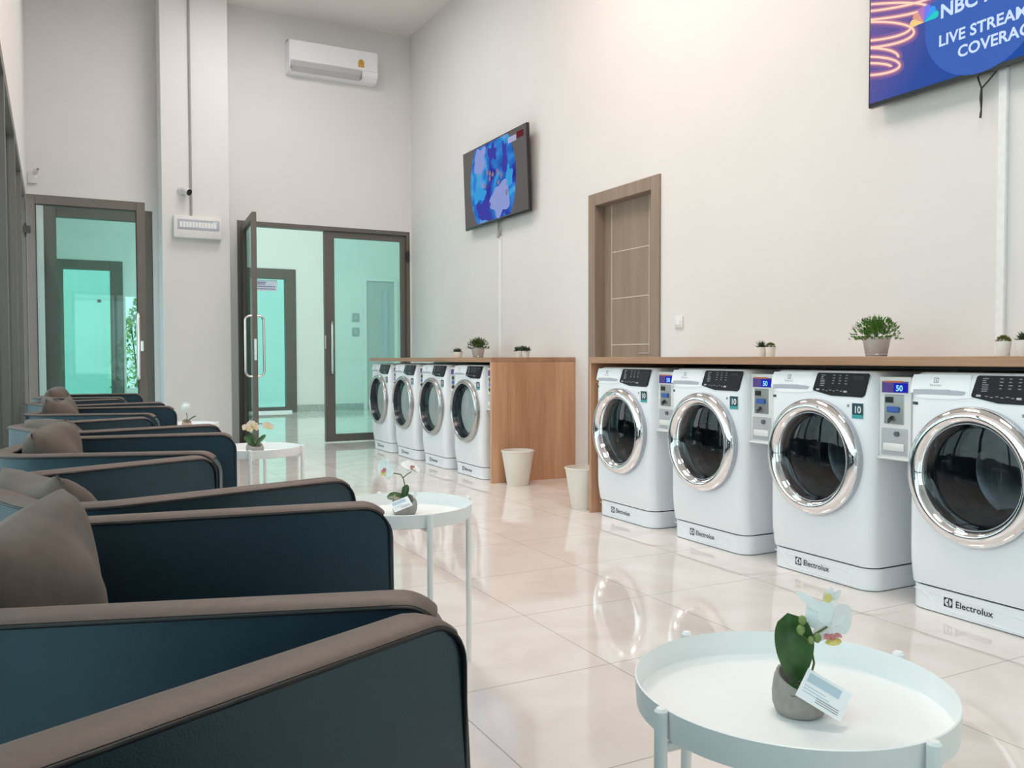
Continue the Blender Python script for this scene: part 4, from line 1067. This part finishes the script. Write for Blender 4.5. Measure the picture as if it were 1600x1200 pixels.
def bucket_plant(loc, label, m, rx, hz, n, leafl, seed):
    rr = random.Random(seed)
    t = thing('potted_fern', label, 'potted plant', loc, 0, 'green plants in metal buckets')
    bm = B(); lathe(bm, [(.0001, 0), (.047, 0), (.05, .004), (.064, .085), (.067, .087), (.067, .092), (.061, .092), (.058, .07), (.0001, .07)], 36); obj('bucket', bm, 'zinc', t, 40)
    bm = B(); lathe(bm, [(.0500, .008), (.0525, .010), (.0516, .012)], 36); obj('bucket_band', bm, 'steel', t, 40)
    bm = B()
    for i in range(n):
        a = rr.uniform(0, 6.28); el = rr.uniform(.0, 1.5); rad = rr.uniform(.35, 1.) 
        e = Vector((math.cos(a) * math.cos(el) * rx * rad, math.sin(a) * math.cos(el) * rx * rad, .095 + math.sin(el) * hz * rad - (.012 if el < .3 else 0)))
        d = (e - Vector((0, 0, .06))).normalized() + Vector((rr.uniform(-.5, .5), rr.uniform(-.5, .5), rr.uniform(-.1, .6)))
        q = Matrix.Translation(e) @ d.to_track_quat('Y', 'Z').to_matrix().to_4x4() @ Matrix.Rotation(rr.uniform(-1.2, 1.2), 4, 'Y')
        s = leafl * rr.uniform(.6, 1.2)
        bm.faces.new([bm.verts.new(q @ Vector(c)) for c in ((0, -s, 0), (s * .38, 0, .002), (0, s, 0), (-s * .38, 0, .002))])
    for i in range(26):
        a = rr.uniform(0, 6.28); el = rr.uniform(.3, 1.5); e = Vector((math.cos(a) * math.cos(el) * rx * 1.1, math.sin(a) * math.cos(el) * rx * 1.1, .09 + math.sin(el) * hz * 1.2))
        tube(bm, [(0, 0, .07), e * .6 + Vector((0, 0, .04)), e], .0009, 4, radii=[.0014, .001, .0004])
    obj('foliage', bm, m, t, 0)
    return t
small_pot((3.5, 3.640, ZK), 'white pot with a dark spiky succulent above the second washing machine', 'spiky', 'small succulents', .03, .054)
small_pot((3.5, 3.568, ZK), 'white pot with an olive mossy succulent beside the spiky one', 'mossy', 'small succulents', .029, .054)
bucket_plant((3.5, 2.862, ZK), 'bushy bright green fern in a metal bucket above the washing machines', 'fern', .125, .10, 900, .011, 2)
small_pot((3.5, 2.226, ZK), 'white pot with an olive mossy succulent near the right edge', 'mossy', 'small succulents', .031, .062)
small_pot((3.5, 2.142, ZK), 'white pot with a spiky succulent at the right edge of the counter', 'spiky', 'small succulents', .031, .066)
small_pot((3.5, 7.90, ZK), 'cream pot with a dark low succulent at the left of the far counter', 'rosette', 'small succulents', .052, .056)
bucket_plant((3.5, 7.415, ZK), 'dark green grass plant in a metal bucket on the far counter', 'grass', .115, .095, 800, .012, 5)
small_pot((3.66, 7.70, ZK), 'white pot half hidden behind the metal bucket of grass', 'mossy', 'small succulents', .04, .09)
small_pot((3.5, 6.570, ZK), 'white pot with a succulent, left of the pair near the oak panel end', 'rosette', 'small succulents', .036, .058)
small_pot((3.5, 6.452, ZK), 'white pot with a succulent, right of the pair near the oak panel end', 'rosette', 'small succulents', .036, .058)

# ------------------------------------------------------------------ waste bins
def waste_bin(loc, label):
    t = thing('waste_bin', label, 'waste bin', loc, 0, 'white waste bins')
    bm = B(); lathe(bm, [(.0001, 0), (.083, 0), (.086, .004), (.129, .268), (.129, .272), (.125, .272), (.083, .012), (.0001, .010)], 56); obj('bucket', bm, 'bin', t, 40)
    bm = B(); lathe(bm, [(.128, .262), (.132, .266), (.134, .274), (.132, .279), (.126, .279), (.125, .270)], 56, closed=True); obj('rim', bm, 'bin', t, 50)
    return t
b0 = waste_bin((3.185, 6.010, 0), 'white round waste bin in front of the oak side panel')
dup(b0, (3.085, 4.86, 0), 0, 'white round waste bin half hidden behind the first washing machine')

# ------------------------------------------------------------------ light
w = bpy.data.worlds.new('sky'); SC.world = w; w.use_nodes = True
nt = w.node_tree; nt.nodes.clear()
out = nt.nodes.new('ShaderNodeOutputWorld'); bg = nt.nodes.new('ShaderNodeBackground'); tc = nt.nodes.new('ShaderNodeTexCoord'); sx = nt.nodes.new('ShaderNodeSeparateXYZ'); r = nt.nodes.new('ShaderNodeValToRGB')
nt.links.new(tc.outputs['Generated'], sx.inputs[0]); 
ma = nt.nodes.new('ShaderNodeMath'); ma.operation = 'MULTIPLY_ADD'; ma.inputs[1].default_value = .5; ma.inputs[2].default_value = .5
nt.links.new(sx.outputs['Z'], ma.inputs[0]); nt.links.new(ma.outputs[0], r.inputs[0])
cr = r.color_ramp; cr.elements[0].position = .40; cr.elements[0].color = (.55, .58, .58, 1); cr.elements[1].position = .62; cr.elements[1].color = (.84, .94, 1., 1)
e = cr.elements.new(.5); e.color = (.80, .86, .86, 1)
nt.links.new(r.outputs[0], bg.inputs[0]); bg.inputs[1].default_value = 2.65; nt.links.new(bg.outputs[0], out.inputs[0])

def area(name, loc, size, power, col, rot=(0, 0, 0), sy=None, spread=None):
    l = bpy.data.lights.new(name, 'AREA'); l.energy = power; l.color = col; l.size = size
    if sy: l.shape = 'RECTANGLE'; l.size_y = sy
    if spread: l.spread = spread
    o = bpy.data.objects.new(name, l); C.objects.link(o); o.location = loc; o.rotation_euler = rot
    return o
area('ceiling_lamp', (1.6, 1.2, 4.9), 1.2, 46, (1, .95, .92))
area('ceiling_lamp', (1.9, 4.4, 4.9), 1.2, 60, (1, .82, .73))
area('ceiling_lamp', (1.8, 8.0, 4.9), 1.2, 40, (1, .97, .95))
area('warm_wall_lamp', (2.6, 4.9, 4.85), .6, 22, (1, .70, .59))
area('lobby_fill', (3.2, 13.2, 4.9), 1.6, 120, (.74, 1, .92))  # added fill, tinted like the daylight that enters through mint glass

# ------------------------------------------------------------------ camera
f, yaw, pitch, roll = 1328.9, .4808, .0311, -.0024
fw = Vector((math.sin(yaw) * math.cos(pitch), math.cos(yaw) * math.cos(pitch), -math.sin(pitch)))
rt = Vector((math.cos(yaw), -math.sin(yaw), 0)); up = rt.cross(fw)
r2 = rt * math.cos(roll) + up * math.sin(roll); u2 = -rt * math.sin(roll) + up * math.cos(roll)
cam = bpy.data.cameras.new('camera'); co = bpy.data.objects.new('camera', cam); C.objects.link(co)
co.matrix_world = Matrix(((r2.x, u2.x, -fw.x, 0), (r2.y, u2.y, -fw.y, 0), (r2.z, u2.z, -fw.z, 1.02), (0, 0, 0, 1)))
cam.sensor_fit = 'HORIZONTAL'; cam.sensor_width = 36; cam.lens = f / 1600 * 36; cam.clip_start = .02
SC.camera = co
SC.view_settings.view_transform = 'Standard'
SC.view_settings.look = 'None'
SC.view_settings.exposure = .1
SC.cycles.use_denoising = True
SC.cycles.max_bounces = 10; SC.cycles.diffuse_bounces = 5; SC.cycles.glossy_bounces = 5; SC.cycles.transparent_max_bounces = 16
SC.cycles.sample_clamp_indirect = 8
SC.cycles.caustics_reflective = False; SC.cycles.caustics_refractive = False
